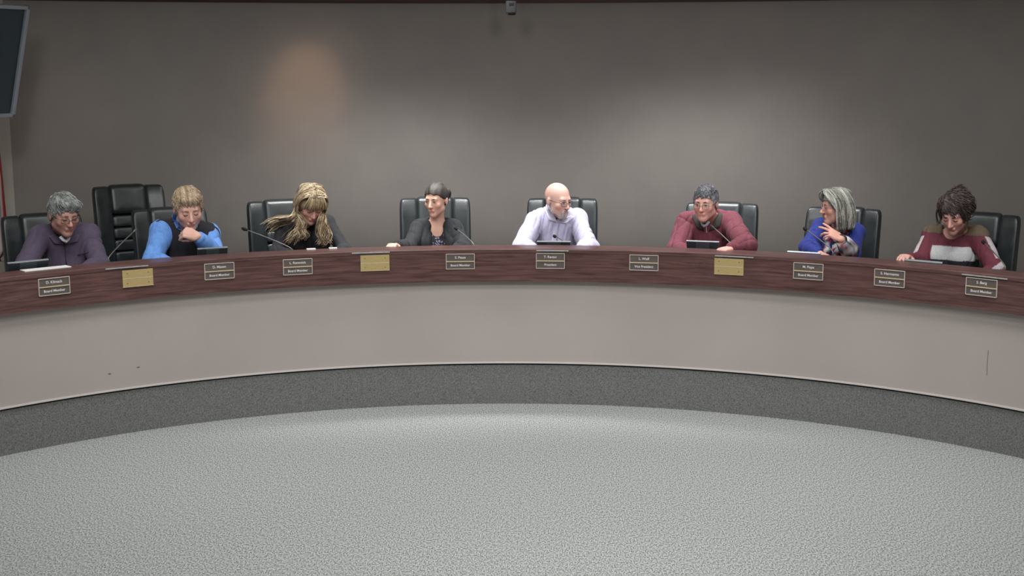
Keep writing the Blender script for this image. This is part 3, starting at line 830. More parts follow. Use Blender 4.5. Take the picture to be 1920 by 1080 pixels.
    def cuff(s, i, material, t=.90, r=.036, name='cuff'):
        e, w_ = s.el[i], s.wr[i]; d = (w_-e)
        g = MB(); g.tube([e+d*(t-.08), e+d*t, e+d*(t+.015)], [r*1.02, r, r*.96], 16, False)
        o = g.obj(name, material, s.root, True); md = o.modifiers.new('thick', 'SOLIDIFY'); md.thickness = .003; return o
    # ---- hair
    def hair_short(s, material, t=.010, hl=None, seed=3, amp=.004, h=.004, extra=None, col=None, freq=70, side=.0, name='hair'):
        hl = hl or [(-.12, .066), (-.075, .060), (-.050, .052), (-.038, .020), (-.022, -.004), (.01, -.012), (.03, -.03), (.06, -.060), (.12, -.075)]
        xs_ = [p[0] for p in hl]; zs_ = [p[1] for p in hl]
        c = s.H; rr = .155*s.hs
        f = Field(grid_axis(c.x-rr, c.x+rr, [], h), grid_axis(c.y-rr, c.y+rr, [], h), grid_axis(c.z-rr, c.z+rr, [], h))
        s.hell(f, (0, .014, .034), (.077+t, .096+t, .088+t*1.1), 0)
        s.hell(f, (0, .03, -.02), (.070+t*.6, .070+t*.6, .060), .02)
        if extra: extra(f)
        Mi = np.array(s.HM); cc = np.array(c)
        def ct(X, Y, Z):
            dx, dy, dz = X-cc[0], Y-cc[1], Z-cc[2]
            lx_ = (Mi[0, 0]*dx+Mi[1, 0]*dy+Mi[2, 0]*dz)/s.hs
            ly = (Mi[0, 1]*dx+Mi[1, 1]*dy+Mi[2, 1]*dz)/s.hs; lz = (Mi[0, 2]*dx+Mi[1, 2]*dy+Mi[2, 2]*dz)/s.hs
            wob = .004*np.sin(lx_*140+seed)+.003*np.sin(lx_*67+seed*2)
            return (np.interp(ly.ravel(), xs_, zs_).reshape(ly.shape)+wob-lz)*.75*s.hs
        f.cut(ct)
        V, Q = f.mesh(); V = relax(V, Q, 1, .5); N = vnormals(V, Q)
        L = s.local(V); r = np.random.RandomState(seed); d = np.zeros(len(V))
        ang = np.arctan2(L[:, 0], L[:, 1]*.6+.05*0+L[:, 2]*.4)
        for k in range(5):
            d += np.sin(L[:, 0]*freq*(1+r.rand()*2)+L[:, 2]*freq*.5*r.randn()+L[:, 1]*freq*.35*r.randn()+r.rand()*6+np.sin(L[:, 1]*40+k)*1.2)
        d /= 5
        V = V+N*(d*amp)[:, None]
        c4 = None
        if col is not None: c4 = col(L, d)
        return np_obj(name, V, Q, material, s.root, c4)
    def tufts(s, material, c1, c2, n=420, ln=.030, r0=.0030, seed=1, comb=(0, .3, -1), lift=.004, src=None, name='hair_tufts'):
        """short combed strands lying on the hair shell"""
        ob = src; me = ob.data; N_ = len(me.vertices); co = np.empty(N_*3); me.vertices.foreach_get('co', co); co = co.reshape(-1, 3)
        no = np.empty(N_*3); me.vertices.foreach_get('normal', no); no = no.reshape(-1, 3)
        r = random.Random(seed); g = MB(); cc = []; ca, cb = C4(c1), C4(c2); cw = s.HM @ Vector(comb)
        for i in range(n):
            k = r.randrange(N_); p, nn = Vector(co[k]), Vector(no[k])
            if (p-s.H).dot(nn) < 0: continue
            d = cw-nn*cw.dot(nn)
            if d.length < .15: d = (s.HM @ Vector((r.uniform(-1, 1), -1, 0))); d = d-nn*d.dot(nn)
            d = d.normalized()+Vector((r.uniform(-.2, .2), r.uniform(-.2, .2), r.uniform(-.2, .2))); d = (d-nn*d.dot(nn)*.9).normalized()
            L_ = ln*r.uniform(.6, 1.3); q = [p-nn*.002, p+d*L_*.35+nn*lift, p+d*L_*.7+nn*lift*.9, p+d*L_-nn*.001]
            m0 = len(g.v); g.tube(q, [r0*.7, r0, r0*.8, r0*.25], 4); t = r.random(); col = ca*(1-t)+cb*t; cc += [col]*(len(g.v)-m0)
        return tag(g.obj(name, material, s.root, True, colors=cc), kind='stuff')
    def locks(s, name, material, paths, r0=.006, r1=.002, cols=None, n=5, seg=5):
        g = MB(); cc = []
        for pi, p in enumerate(paths):
            C = catmull(p, seg); m_ = len(C)
            rad = [(r0*(.6+.4*min(1, i/m_*6)))*(1-i/(m_-1))+r1*(i/(m_-1)) if i > m_*.6 else r0*(.55+.45*min(1, i/m_*5)) for i in range(m_)]
            k = .6
            for i in range(m_):
                u = i/(m_-1)
                rad[i] = r0*(.5+.5*min(1, u*5)) if u < .65 else r0+(r1-r0)*(u-.65)/.35
            n0 = len(g.v); g.tube(C, rad, n)
            if cols is not None: cc += [cols[pi]]*(len(g.v)-n0)
        return tag(g.obj(name, material, s.root, True, colors=cc if cols is not None else None), kind='stuff')
V3 = lambda *a: Vector(a)
#PEOPLE
# ------------------------------------------------------------------ people
def put(label): return label
def hl_man(front=.062, side=-.006):
    return [(-.12, front+.004), (-.078, front), (-.056, front-.010), (-.044, .022), (-.030, side), (-.008, side-.004), (.012, -.014), (.03, -.035), (.06, -.062), (.12, -.078)]
def streak(c1, c2, seed=0, s=90):
    a, b = C4(c1), C4(c2)
    def fn(L, d):
        r = np.random.RandomState(seed); v = np.zeros(len(L))
        for k in range(4): v += np.sin(L[:, 0]*s*(1+r.rand()*1.5)+L[:, 2]*20*r.randn()+L[:, 1]*22*r.randn()+r.rand()*6)
        t = np.clip(.5+v*.22+d*.25, 0, 1)[:, None]; return a*(1-t)+b*t
    return fn
M_hair = mat('hair_strands', (120, 120, 120), .55, attr='Col', rgb2=(.8, 1.15), scale=120, bump=.2, bscale=260)
def cloth(name, rgb, rgb2=None, rough=.85, scale=60, bump=.25, **k):
    return mat(name, rgb, rough, rgb2=rgb2 or tuple(int(c*.92) for c in rgb), scale=scale, bump=max(bump, .55), bscale=17, sheen=.05, stretch=(1, 1, .5), **k)

# --- person 1: man in the purple shirt, reading
p = Person(121, 'man with grey hair and glasses in a dark purple shirt looking down, far left', (190, 146, 132), 1.12, .75)
p.head(120, 402, -.24, yaw=4, pitch=18, size=1.0)
p.skeleton(p.P(76, 441, -.08), p.P(165, 438, -.08), p.Z(40, -.26, .945), p.Z(188, -.28, .945), p.Z(86, -.46, .925), p.Z(146, -.46, .925))
p.body(fat=.10, hands=lambda f: (p.auto_hand(f, 0), p.auto_hand(f, 1)))
p.face_bits((110, 100, 92), 'down', M_lens)
p.garment('shirt', cloth('purple_cotton', (86, 76, 96)), .014, .060, belly=.03, seed=2, amp=.015)
mc = cloth('purple_collar', (94, 82, 104)); p.flap([(101, 440), (120, 459), (102, 457), (92, 443)], mc); p.flap([(141, 440), (124, 459), (146, 453), (151, 439)], mc)
p.strip('placket', [(121, 450), (122, 462), (123, 474), (124, 488), (125, 497)], .0035, cloth('purple_placket', (66, 58, 76)))
g = MB()
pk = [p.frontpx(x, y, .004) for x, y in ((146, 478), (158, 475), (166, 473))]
if all(pk): g.tube(pk, .0028, 6).obj('pocket_edge', cloth('pocket_shadow', (58, 50, 66)), p.root, True)  # dark tube along the pocket edge, its shade put into the colour
f = MB(); tt = [p.hp((x, -.058, -.155+abs(x)*.8)) for x in (-.02, 0, .02)]
MB().tube([p.hp((-.026, -.030, -.128)), p.hp((-.012, -.046, -.146)), p.hp((.003, -.050, -.156)), p.hp((.018, -.044, -.144)), p.hp((.028, -.030, -.128))], .011, 8).obj('undershirt', mat('white_undershirt', (228, 230, 238), .8), p.root, True)
h_ = p.hair_short(M_hair, .009, hl_man(.050), seed=4, amp=.002, col=streak((88, 92, 92), (158, 162, 158), 1), extra=lambda f: (p.hell(f, (.025, -.060, .085), (.05, .035, .030), .02), p.hell(f, (-.02, -.05, .092), (.05, .04, .024), .02)))
p.tufts(M_hair, (84, 88, 88), (176, 180, 176), 900, .026, .0021, 2, (.25, -.5, -.6), .002, src=h_)

# --- person 2: man in blue shirt and black vest, fist at his chin
p = Person(340, 'sandy-haired man in a bright blue shirt and black vest with his fist at his chin', (222, 176, 160), 1.08, .75)
p.head(353, 391, -.27, yaw=-4, pitch=20, roll=-3, size=1.06)
p.skeleton(p.P(304, 431, -.10), p.P(391, 437, -.10), p.Z(285, -.26, .95), p.Z(404, -.24, .955), p.Z(330, -.46, .925), p.P(371, 443, -.40))
def h2(f):
    p.auto_hand(f, 0)
    p.hand(f, p.wr[1], (-.92, -.05, .34), (.25, -.9, .42), -1, (82, 84, 86, 88), 2, (18, 38), 1.0, (1.0, .7))
p.body(fat=.08, hands=h2)
p.face_bits((160, 125, 100), 'down', None, (90, 66, 58))
p.garment('shirt', cloth('blue_cotton', (112, 164, 238)), .014, .060, seed=5, amp=.012, cuff=.90)
p.garment('vest', cloth('black_knit', (34, 34, 42)), .029, .070, arms=(), seed=6, amp=.003, vneck=(.045, .10), cap=.88)
p.flap([(327, 398), (338, 428), (331, 428), (322, 405)], cloth('blue_collar', (120, 168, 236)))
p.cuff(0, cloth('blue_cuff', (126, 176, 244)), .86); p.cuff(1, cloth('blue_cuff', (126, 176, 244)), .84)
h_ = p.hair_short(M_hair, .009, hl_man(.058), seed=8, amp=.002, col=streak((140, 118, 92), (204, 184, 156), 3), extra=lambda f: (p.hell(f, (0, -.055, .086), (.055, .035, .025), .02),))
p.tufts(M_hair, (136, 114, 90), (212, 192, 164), 900, .026, .0021, 3, (.2, -.3, -.7), .002, src=h_)

# --- person 3: woman with long blonde hair, writing
p = Person(580, 'woman with long wavy blonde hair in a black top bending over the desk', (212, 164, 150), .95, .75)
p.head(583, 383, -.25, yaw=6, pitch=32, roll=4, size=.98)
p.skeleton(p.P(534, 418, -.09), p.P(612, 415, -.09), p.Z(520, -.26, .95), p.Z(646, -.27, .95), p.Z(566, -.47, .925), p.Z(636, -.45, .955))
p.body(fem=True, hands=lambda f: (p.auto_hand(f, 0, 25, .9), p.auto_hand(f, 1, 40, .9)))
p.face_bits((120, 95, 70), 'down')
p.garment('top', cloth('black_jersey', (36, 38, 42)), .010, .064, fem=True, seed=9, amp=.006, vneck=(.06, .17))
M_bl = M_hair
blc = [C4(c) for c in ((202, 186, 150), (172, 152, 120), (130, 110, 86), (98, 82, 68), (222, 206, 176))]
p.hair_short(M_bl, .014, [(-.12, .050), (-.085, .048), (-.066, .030), (-.052, -.02), (-.03, -.06), (.02, -.09), (.12, -.11)], seed=11, amp=.003,
             col=streak((122, 100, 78), (198, 178, 142), 5), extra=lambda f: p.hell(f, (0, .05, -.03), (.085, .075, .08), .03))
r = random.Random(5); paths = []; cols = []
def jit(v, s): return v+Vector((r.uniform(-s, s), r.uniform(-s, s), r.uniform(-s, s)))
def wav(pts, amp):
    out = []; ph = r.uniform(0, 6)
    for i, q in enumerate(pts):
        k = max(0, i-3)/max(1, len(pts)-4); out.append(q+Vector((math.sin(i*1.9+ph), math.cos(i*1.7+ph)*.7, 0))*amp*k)
    return out
for i in range(560):
    sgn = -1 if i % 2 else 1; t = r.random(); y0 = -.085+.15*t
    a = [(sgn*.004, y0, .143-abs(y0)*.32), (sgn*.030, y0*.97, .139-abs(y0)*.28), (sgn*.070, y0*.9+.004, .104), (sgn*.096, -.045+.09*t, .040), (sgn*.096, -.045+.10*t, -.04)]
    P_ = [jit(p.hp(v), .004) for v in a]
    g_ = r.random()
    if sgn < 0:
        if g_ < .38: tg = [(552, 408, -.26), (534, 412, -.20), (518, 415, -.17), (506, 424, -.16)]; sp = 9
        elif g_ < .75: tg = [(562, 414, -.28), (560, 430, -.29), (552, 440, -.30), (542, 451, -.30)]; sp = 7
        else: tg = [(568, 416, -.30), (566, 430, -.30), (572, 440, -.30), (566, 446, -.30)]; sp = 5
    else:
        if g_ < .5: tg = [(606, 412, -.30), (609, 426, -.30), (614, 440, -.30), (604, 455, -.30)]; sp = 5
        else: tg = [(603, 408, -.31), (602, 424, -.31), (604, 442, -.30), (616, 452, -.30)]; sp = 5
    jx, jy = r.gauss(0, sp*.8), r.gauss(0, sp*.8)
    for k, (x, y, d) in enumerate(tg): P_.append(p.P(x+jx*(.6+.15*k), y+jy*.7*(.5+.2*k), d+r.uniform(-.02, .02)))
    paths.append(wav(P_, .010)); cols.append(r.choice(blc))
for i in range(64):     # fringe
    x = -.066+.132*i/63
    paths.append([jit(p.hp(v), .003) for v in ((x*.3, -.035, .136), (x*.8, -.088, .106), (x*1.05, -.112+abs(x)*.25, .060), (x*1.15, -.110+abs(x)*.35, .024+r.uniform(-.006, .006)))]); cols.append(r.choice(blc[:3]))
p.locks('long_hair', M_bl, paths, .0034, .0010, cols, 4, 4)

# --- person 4: woman with dark hair tied back, black cardigan
p = Person(818, 'woman with dark hair tied back in a black cardigan and lace-patterned top, glancing left', (232, 186, 166), .9, .75)
p.head(818, 375, -.14, yaw=-30, pitch=9, size=.90)
p.skeleton(p.P(787, 425, -.07), p.P(850, 425, -.07), p.Z(765, -.24, .95), p.Z(870, -.22, .95), p.P(742, 461, -.47), p.Z(850, -.46, .95), neck=p.P(819, 417, -.05))
p.body(fem=True, hands=lambda f: (p.auto_hand(f, 0, 30, .88), p.auto_hand(f, 1, 30, .88)))
p.face_bits((50, 40, 36), 'open')
def lace(V):
    v = np.sin(V[:, 0]*210+2*np.sin(V[:, 2]*90))*np.sin(V[:, 2]*180+2*np.sin(V[:, 0]*120))
    t = (v > .35)[:, None]; return np.where(t, C4((150, 150, 172)), C4((30, 32, 42)))
p.garment('blouse', mat('lace_blouse', (30, 30, 40), .8, attr='Col'), .004, .058, fem=True, arms=(), seed=3, amp=.002, color=lace, vneck=(.085, .115), h=.0055, neck_dz=-.03)
p.garment('cardigan', cloth('black_cardigan', (34, 37, 40)), .013, .064, fem=True, seed=4, amp=.009, open_front=(.050, .058))
p.hair_short(M_hair, .008, [(-.12, .066), (-.080, .062), (-.060, .050), (-.048, .036), (-.020, .012), (0, .006), (.03, -.02), (.06, -.050), (.12, -.065)], seed=14, amp=.0015, freq=40,
             col=streak((48, 44, 42), (86, 80, 76), 6), extra=lambda f: (p.hell(f, (.02, .125, .020), (.040, .034, .045), .012), p.hell(f, (.0, .10, .06), (.03, .03, .04), .01)))

# --- person 5: bald man, grey beard, white shirt
p = Person(1041, 'bald man with grey beard and glasses in a white shirt, turned to the right', (226, 184, 170), 1.06, .75)
p.head(1046, 376, -.20, yaw=46, pitch=10, size=.94)
p.skeleton(p.P(1007, 410, -.08), p.P(1082, 408, -.08), p.Z(977, -.26, .95), p.Z(1104, -.27, .95), p.Z(1012, -.48, .925), p.Z(1090, -.46, .95))
p.body(fat=.06, hands=lambda f: (p.auto_hand(f, 0), p.auto_hand(f, 1)))
p.face_bits((150, 135, 125), 'right', M_lens)
p.garment('shirt', cloth('white_cotton', (196, 193, 218), (182, 180, 206)), .016, .062, belly=.02, seed=7, amp=.016)
mc = cloth('white_collar', (214, 212, 230)); p.flap([(1028, 385), (1046, 417), (1030, 413), (1022, 396)], mc); p.flap([(1070, 403), (1047, 418), (1062, 419), (1078, 407)], mc)
p.strip('placket', [(1048, 420), (1046, 430), (1045, 440), (1044, 452)], .003, cloth('white_placket', (176, 172, 200)))
# beard: a thin shell round the jaw
def beard(p, c1, c2, t=.006):
    c = p.H; rr = .16*p.hs; f = Field(grid_axis(c.x-rr, c.x+rr, [], .0035), grid_axis(c.y-rr, c.y+rr, [], .0035), grid_axis(c.z-rr, c.z+rr, [], .0035))
    for q in (-1, 1):
        p.hcone(f, (0, -.066, -.096), (q*.050, -.008, -.062), .021+t, .018+t, .016); p.hcone(f, (q*.050, -.008, -.062), (q*.064, .0, -.02), .014+t*.6, .008, .01)
        p.hcone(f, (q*.006, -.094, -.048), (q*.026, -.084, -.070), .007, .007, .008)
    p.hcone(f, (-.014, -.083, -.082), (.014, -.083, -.082), .012, .012, .01)
    p.hcone(f, (-.017, -.099, -.062), (.017, -.099, -.062), .0075, .0075, .002, 's')
    V, Q = f.mesh(); V = relax(V, Q, 1); N = vnormals(V, Q); L = p.local(V); d = np.sin(L[:, 0]*260+np.sin(L[:, 2]*200)*2)*np.sin(L[:, 2]*190)
    V = V+N*(d*.001)[:, None]; return np_obj('beard', V, Q, M_hair, p.root, streak(c1, c2, 2, 150)(L, d))
beard(p, (150, 142, 136), (196, 190, 186))

# --- person 6: man with grey hair, maroon pullover
p = Person(1334, 'man with salt-and-pepper hair and glasses in a maroon quarter-zip pullover', (226, 172, 158), 1.15, .75)
p.head(1323, 381, -.28, yaw=-8, pitch=8, size=.92)
p.skeleton(p.P(1288, 416, -.12), p.P(1370, 416, -.12), p.Z(1268, -.30, .95), p.P(1400, 461, -.42), p.Z(1312, -.50, .925), p.P(1372, 466, -.53))
p.body(fat=.08, hands=lambda f: (p.auto_hand(f, 0), p.auto_hand(f, 1, 30)))
p.face_bits((60, 56, 56), 'open', M_lensmetal)
p.garment('pullover', cloth('maroon_fleece', (114, 54, 67)), .018, .066, belly=.02, seed=12, amp=.008)
mc = cloth('dark_collar', (52, 50, 46)); p.flap([(1303, 401), (1321, 434), (1307, 428), (1297, 404)], mc); p.flap([(1347, 399), (1328, 434), (1350, 426), (1355, 401)], mc)
MB().tube([p.hp((-.026, -.020, -.125)), p.hp((-.014, -.036, -.146)), p.hp((.0, -.042, -.156)), p.hp((.016, -.036, -.146)), p.hp((.028, -.020, -.125))], .010, 8).obj('undershirt', mat('grey_undershirt', (150, 154, 162), .8), p.root, True)
p.strip('zipper', [(1324, 424), (1324.5, 430), (1325, 437)], .0025, M_lighttrim)
def sp(L, d):
    t = np.clip((L[:, 2]-.030)/.045+d*.25, 0, 1)[:, None]; t2 = np.clip(.5+d*.8, 0, 1)[:, None]
    return (C4((196, 196, 200))*(1-t2*.3))*(1-t)+C4((66, 68, 74))*t
h_ = p.hair_short(M_hair, .007, hl_man(.058, -.02), seed=17, amp=.002, col=sp)
p.tufts(M_hair, (60, 62, 68), (120, 122, 128), 900, .018, .0018, 4, (.1, -.2, -.8), .0015, src=h_)

# --- person 7: woman with silver bob, blue cardigan, raised hand
p = Person(1572, 'woman with a silver bob and glasses in a royal blue cardigan, hand raised, facing left', (222, 168, 152), .95, .75)
p.head(1569, 388, -.20, yaw=-56, pitch=4, size=.91)
p.skeleton(p.P(1541, 424, -.14), p.P(1604, 433, -.04), p.P(1514, 464, -.28), p.P(1598, 476, -.24), p.P(1540, 478, -.46), p.P(1578, 449, -.40), neck=p.P(1576, 424, -.07))
def h7(f):
    p.auto_hand(f, 0, 30, .9)
    p.hand(f, p.wr[1], (-.84, -.12, .50), (.42, -.55, .72), 1, (8, 14, 34, 40), 11, (52, 26), .88, (.8, .6))
p.body(fem=True, hands=h7)
p.face_bits((110, 104, 100), 'left', M_lensmetal)
def scarfpat(V):
    a = np.sin(V[:, 0]*95+np.sin(V[:, 2]*60)*2); b = np.sin(V[:, 2]*110+np.sin(V[:, 1]*80)*2); c = np.sin(V[:, 0]*40-V[:, 2]*70+1)
    out = np.tile(C4((150, 156, 170)), (len(V), 1)); out[a > .35] = C4((176, 48, 62)); out[b > .55] = C4((40, 36, 42)); out[(c > .6)] = C4((226, 222, 220)); return out
M_scarf = mat('print_scarf', (160, 60, 70), .8, attr='Col')
p.garment('blouse', M_scarf, .006, .060, fem=True, arms=(), seed=3, amp=.002, color=scarfpat, vneck=(.04, .06))
p.garment('cardigan', cloth('royal_blue_knit', (42, 58, 146), (36, 50, 130)), .014, .066, fem=True, seed=21, amp=.009, open_front=(.028, .022), cuff=.80)
e, w_ = p.el[1], p.wr[1]; n_ = 12
g = MB().tube([e+(w_-e)*t for t in (.22, .4, .6, .8, .97)], [.060, .056, .052, .046, .036], 24)
co = g.obj('printed_cuff', M_scarf, p.root, True, colors=[tuple(c) for c in scarfpat(np.array(g.v))])
MB().tube([w_+(w_-e).normalized()*.0+Vector((.03*math.cos(t), 0, .03*math.sin(t))) for t in [k*PI/8 for k in range(17)]], .004, 6, False).obj('bracelet', M_lens, p.root, True)
g = MB(); cc_ = []
for s1 in (-1, 1):
    C = catmull([p.nb+Vector((s1*.065, .04, .02)), p.nb+Vector((s1*.06, -.06, -.01)), p.nb+Vector((s1*.045, -.13, -.09)), p.nb+Vector((s1*.03-.01, -.17, -.17)), p.nb+Vector((s1*.03-.015, -.18, -.26))], 6)
    g.tube(C, [.020+.004*math.sin(k*1.3) for k in range(len(C))], 10)
g.obj('scarf', M_scarf, p.root, True, colors=[tuple(c) for c in scarfpat(np.array(g.v))])
sil = [C4(c) for c in ((168, 170, 160), (144, 146, 138), (116, 116, 108), (190, 192, 184), (98, 96, 88))]
p.hair_short(M_hair, .012, [(-.12, .055), (-.085, .052), (-.070, .036), (-.058, .02), (-.045, -.01), (-.02, -.06), (.02, -.085), (.12, -.095)], seed=22, amp=.003,
             col=streak((116, 116, 112), (184, 186, 180), 9), extra=lambda f: p.hell(f, (0, .045, -.03), (.082, .07, .075), .03))
r = random.Random(9); paths = []; cols = []
for i in range(420):
    sgn = -1 if i % 2 else 1; t = r.random(); y0 = -.088+.14*t
    a = [(-.02+sgn*.006, y0, .130-abs(y0)*.2), (-.02*.5+sgn*.060, y0*.9+.004, .116), (sgn*.094, -.040+.12*t, .045), (sgn*.098, -.036+.13*t, -.03), (sgn*.094, -.034+.13*t, -.090), (sgn*.080, -.030+.12*t, -.135-r.random()*.02)]
    paths.append([jit(p.hp(v), .004) for v in a]); cols.append(r.choice(sil))
for i in range(150):
    t = r.random(); an = r.uniform(-1.2, 1.2)
    a = [(math.sin(an)*.02, .03, .130), (math.sin(an)*.07, .03+.06*math.cos(an), .10), (math.sin(an)*.090, .02+.095*math.cos(an), .03), (math.sin(an)*.094, .02+.098*math.cos(an), -.05), (math.sin(an)*.084, .02+.085*math.cos(an), -.13-r.random()*.015)]
    paths.append([jit(p.hp(v), .004) for v in a]); cols.append(r.choice(sil))
for i in range(110):
    t = r.random(); a = [(-.015, -.075+.09*t, .126), (.030+.02*t, -.096+.07*t, .112), (.070, -.086+.06*t, .070), (.088, -.060+.05*t, .030), (.094, -.040+.05*t, -.010)]
    paths.append([jit(p.hp(v), .004) for v in a]); cols.append(r.choice(sil[:4]))
    a = [(-.02, -.075+.05*t, .126), (-.045, -.102+.03*t, .100), (-.066, -.096+.03*t, .060), (-.082, -.06+.04*t, .02)]
    paths.append([jit(p.hp(v), .003) for v in a]); cols.append(r.choice(sil[:4]))
p.locks('bob_hair', M_hair, paths, .0036, .0016, cols, 4, 4)

# --- person 8: woman with dark messy bun, striped sweater
p = Person(1796, 'woman with a messy dark bun in a maroon, white and olive striped sweater, looking down', (220, 172, 160), .98, .75)
p.head(1790, 399, -.26, yaw=2, pitch=30, size=.96)
p.skeleton(p.P(1750, 438, -.09), p.P(1834, 440, -.09), p.Z(1722, -.24, .95), p.Z(1868, -.25, .95), p.P(1703, 484, -.44), p.Z(1840, -.46, .925), neck=p.P(1791, 430, -.06))
p.body(fem=True, hands=lambda f: (p.auto_hand(f, 0, 30, .9), p.auto_hand(f, 1, 30, .9)))
p.face_bits((60, 48, 44), 'down', None, (50, 38, 36))
za, zb, zc = p.P(1790, 441, -.20).z, p.P(1790, 464, -.21).z, p.P(1790, 490, -.22).z
def stripes(V):
    z = V[:, 2]+.25*np.abs(V[:, 0]-p.nb.x)*-.10+.03*(V[:, 1]+.2)
    out = np.tile(C4((44, 46, 58)), (len(V), 1)); out[z > zc] = C4((196, 200, 202)); out[z > zb] = C4((104, 48, 62)); out[z > za] = C4((104, 92, 74))
    for i in (0, 1):
        a_, b_ = np.array(p.sh[i]), np.array(p.el[i]); c_ = np.array(p.wr[i]); sg = -1 if i == 0 else 1
        for u, v in ((a_, b_), (b_, c_)):
            ab = v-u; h_ = np.clip(((V-u) @ ab)/(ab @ ab), 0, 1); d = np.linalg.norm(V-u-h_[:, None]*ab, axis=1)
            outer = (V[:, 0]-(u[0]+h_*ab[0]))*sg
            m_ = (d < .072) & ((h_ > .22) | (u is b_)) & (V[:, 0]*sg > (a_[0]*sg-.035))
            out[m_ & (outer <= .022)] = C4((108, 48, 62)); out[m_ & (outer > .022)] = C4((198, 190, 194)); out[m_ & (outer > .048)] = C4((120, 108, 98))
    return out
p.garment('sweater', mat('striped_knit', (120, 50, 62), .85, attr='Col', rgb2=(.92, 1.05), scale=120, bump=.25, bscale=30), .013, .072, fem=True, seed=25, amp=.006, color=stripes, vneck=(.075, .065))
h_ = p.hair_short(M_hair, .012, [(-.12, .052), (-.084, .050), (-.066, .046), (-.052, .010), (-.036, -.035), (-.01, -.05), (.03, -.055), (.06, -.065), (.12, -.075)], seed=27, amp=.006, freq=55,
             col=streak((40, 33, 33), (84, 70, 68), 12), extra=lambda f: (p.hell(f, (-.005, .092, .062), (.058, .046, .044), .02), p.hell(f, (.045, .05, .07), (.05, .05, .04), .02), p.hell(f, (.080, .03, .04), (.032, .045, .045), .02), p.hell(f, (-.070, .03, .05), (.025, .04, .04), .02)))
p.tufts(M_hair, (40, 33, 33), (98, 84, 82), 900, .04, .0022, 5, (.4, .1, -.5), .005, src=h_)
r = random.Random(3); paths = []
for i in range(64):
    an = r.uniform(0, 2*PI); rr = r.uniform(.02, .058); c = Vector((-.005, .104, .070))
    q = [c+Vector((rr*math.cos(an+k*.9), rr*math.sin(an+k*.9)*.6+.01*math.sin(k*2), .75*rr*math.sin(an+k*.9+.3)+.010*math.sin(k*2+an))) for k in range(4)]
    paths.append([p.hp(v) for v in q])
for i in range(16):
    s1 = -1 if i % 2 else 1
    paths.append([jit(p.hp(v), .006) for v in ((s1*.06, -.05, .10), (s1*.085, -.06, .05), (s1*.092, -.055, .0), (s1*.086, -.060+r.uniform(-.02, .02), -.045))])
p.locks('loose_strands', M_hair, paths, .0024, .001, [C4((62, 50, 48))]*len(paths), 5, 5)
#PROPS
# ------------------------------------------------------------------ things on the desk
ZD = .89
def ring_frame(px, py, rr):
    a, z = on_ring(px, py, R+rr); return a, ringpt(a, R+rr, 0), z
def tablet(px, py, w, h, lab, tilt=62, rr=.27, group='tablets on the desk', d=.012, tz=ZD):
    """tablet propped on its stand: its back faces the public; py = picture row of the top edge"""
    a, c, z = ring_frame(px, py, rr)
    o = empty('tablet', (c.x, c.y, tz), -a, lab, 'tablet', group)
    t = math.radians(tilt); top = max(z-tz, .03)
    if tilt < 20:
        hh = h; MB().box((0, 0, .010+.02), (w, hh, d), bev=.004).obj('shell', M_dgrey, o)
        MB().box((0, -hh/2-.001, .031), (w*.98, .004, .009), bev=.001).obj('edge', M_tabedge, o); MB().box((0, 0, .012), (w*.5, hh*.5, .024), bev=.003).obj('stand', M_plastic, o); return o
    L = top/math.sin(t); rot = Matrix.Rotation(t-PI/2, 3, 'X')
    # leans back towards the public
    ctr = Vector((0, -math.cos(t)*L/2, top/2))
    rot = Matrix.Rotation((PI/2-t), 3, 'X')
    MB().box(ctr, (w, d, L), rot, .004).obj('shell', M_dgrey, o)
    MB().box(ctr+rot @ Vector((0, 0, L/2)), (w+.002, d+.003, .007), rot, .002).obj('edge', M_tabedge, o)
    MB().box(ctr+rot @ Vector((0, -d/2-.001, .0)), (w*.42, .004, L*.94), rot, .001).obj('cover_fold', mat('tablet_fold', (62, 70, 76), .5), o)
    MB().box((0, .0, .006), (w*.8, .10, .012), bev=.003).obj('stand', M_plastic, o)
    return o
tablet(45, 488, .235, .16, 'dark tablet with grey top edge before the man in the purple shirt', 70)
tablet(395, 463.5, .185, .13, 'dark tablet propped before the man in the black vest', 72)
tablet(1039, 451.5, .215, .12, 'dark tablet before the bald man in the white shirt', 72)
tablet(1320, 451, .205, .14, 'dark tablet with pale top edge before the man in maroon', 74)
tablet(1513, 471, .205, .12, 'flat grey tablet before the woman in the blue cardigan', 60)
tablet(1742, 487, .22, .12, 'tablet lying low before the woman in the striped sweater', 55)
def paper(px, py, w, h, lab, rot=0, rr=.30, z=ZD):
    a, c, zz = ring_frame(px, py, rr)
    o = empty('paper_sheet', (c.x, c.y, z), -a+rot, lab, 'paper', None)
    n = 8; vs = []; fs = []
    for i in range(n+1):
        for j in range(n+1): vs.append((-w/2+w*i/n, -h/2+h*j/n, .0015+.004*math.sin(i*.7)*math.sin(j*.5+1)))
    for i in range(n):
        for j in range(n): k = i*(n+1)+j; fs.append((k, k+n+1, k+n+2, k+1))
    q = mesh_obj('sheet', vs, fs, M_paper, o, True); md = q.modifiers.new('thick', 'SOLIDIFY'); md.thickness = .0012; return o
# papers lying on the ledge and desk
a, z = on_ring(82, 502, R+.17)
o = empty('document', ringpt(a, R+.14, ZT), -a+.02, 'white sheet lying on the ledge before the man in the purple shirt', 'paper')
MB().box((0, 0, .0025), (.27, .075, .005), bev=.001).obj('sheet', M_paper, o)
for px, py, wd, lab in ((583, 465.5, .055, 'small white card on the ledge before the blonde woman'), (624, 462.8, .05, 'white card at the right hand of the blonde woman')):
    a, z = on_ring(px, py, R+.17); o = empty('card', ringpt(a, R+.165, ZT), -a, lab, 'card'); MB().box((0, 0, .004), (wd, .03, .008), bev=.001).obj('sheet', M_paper, o)
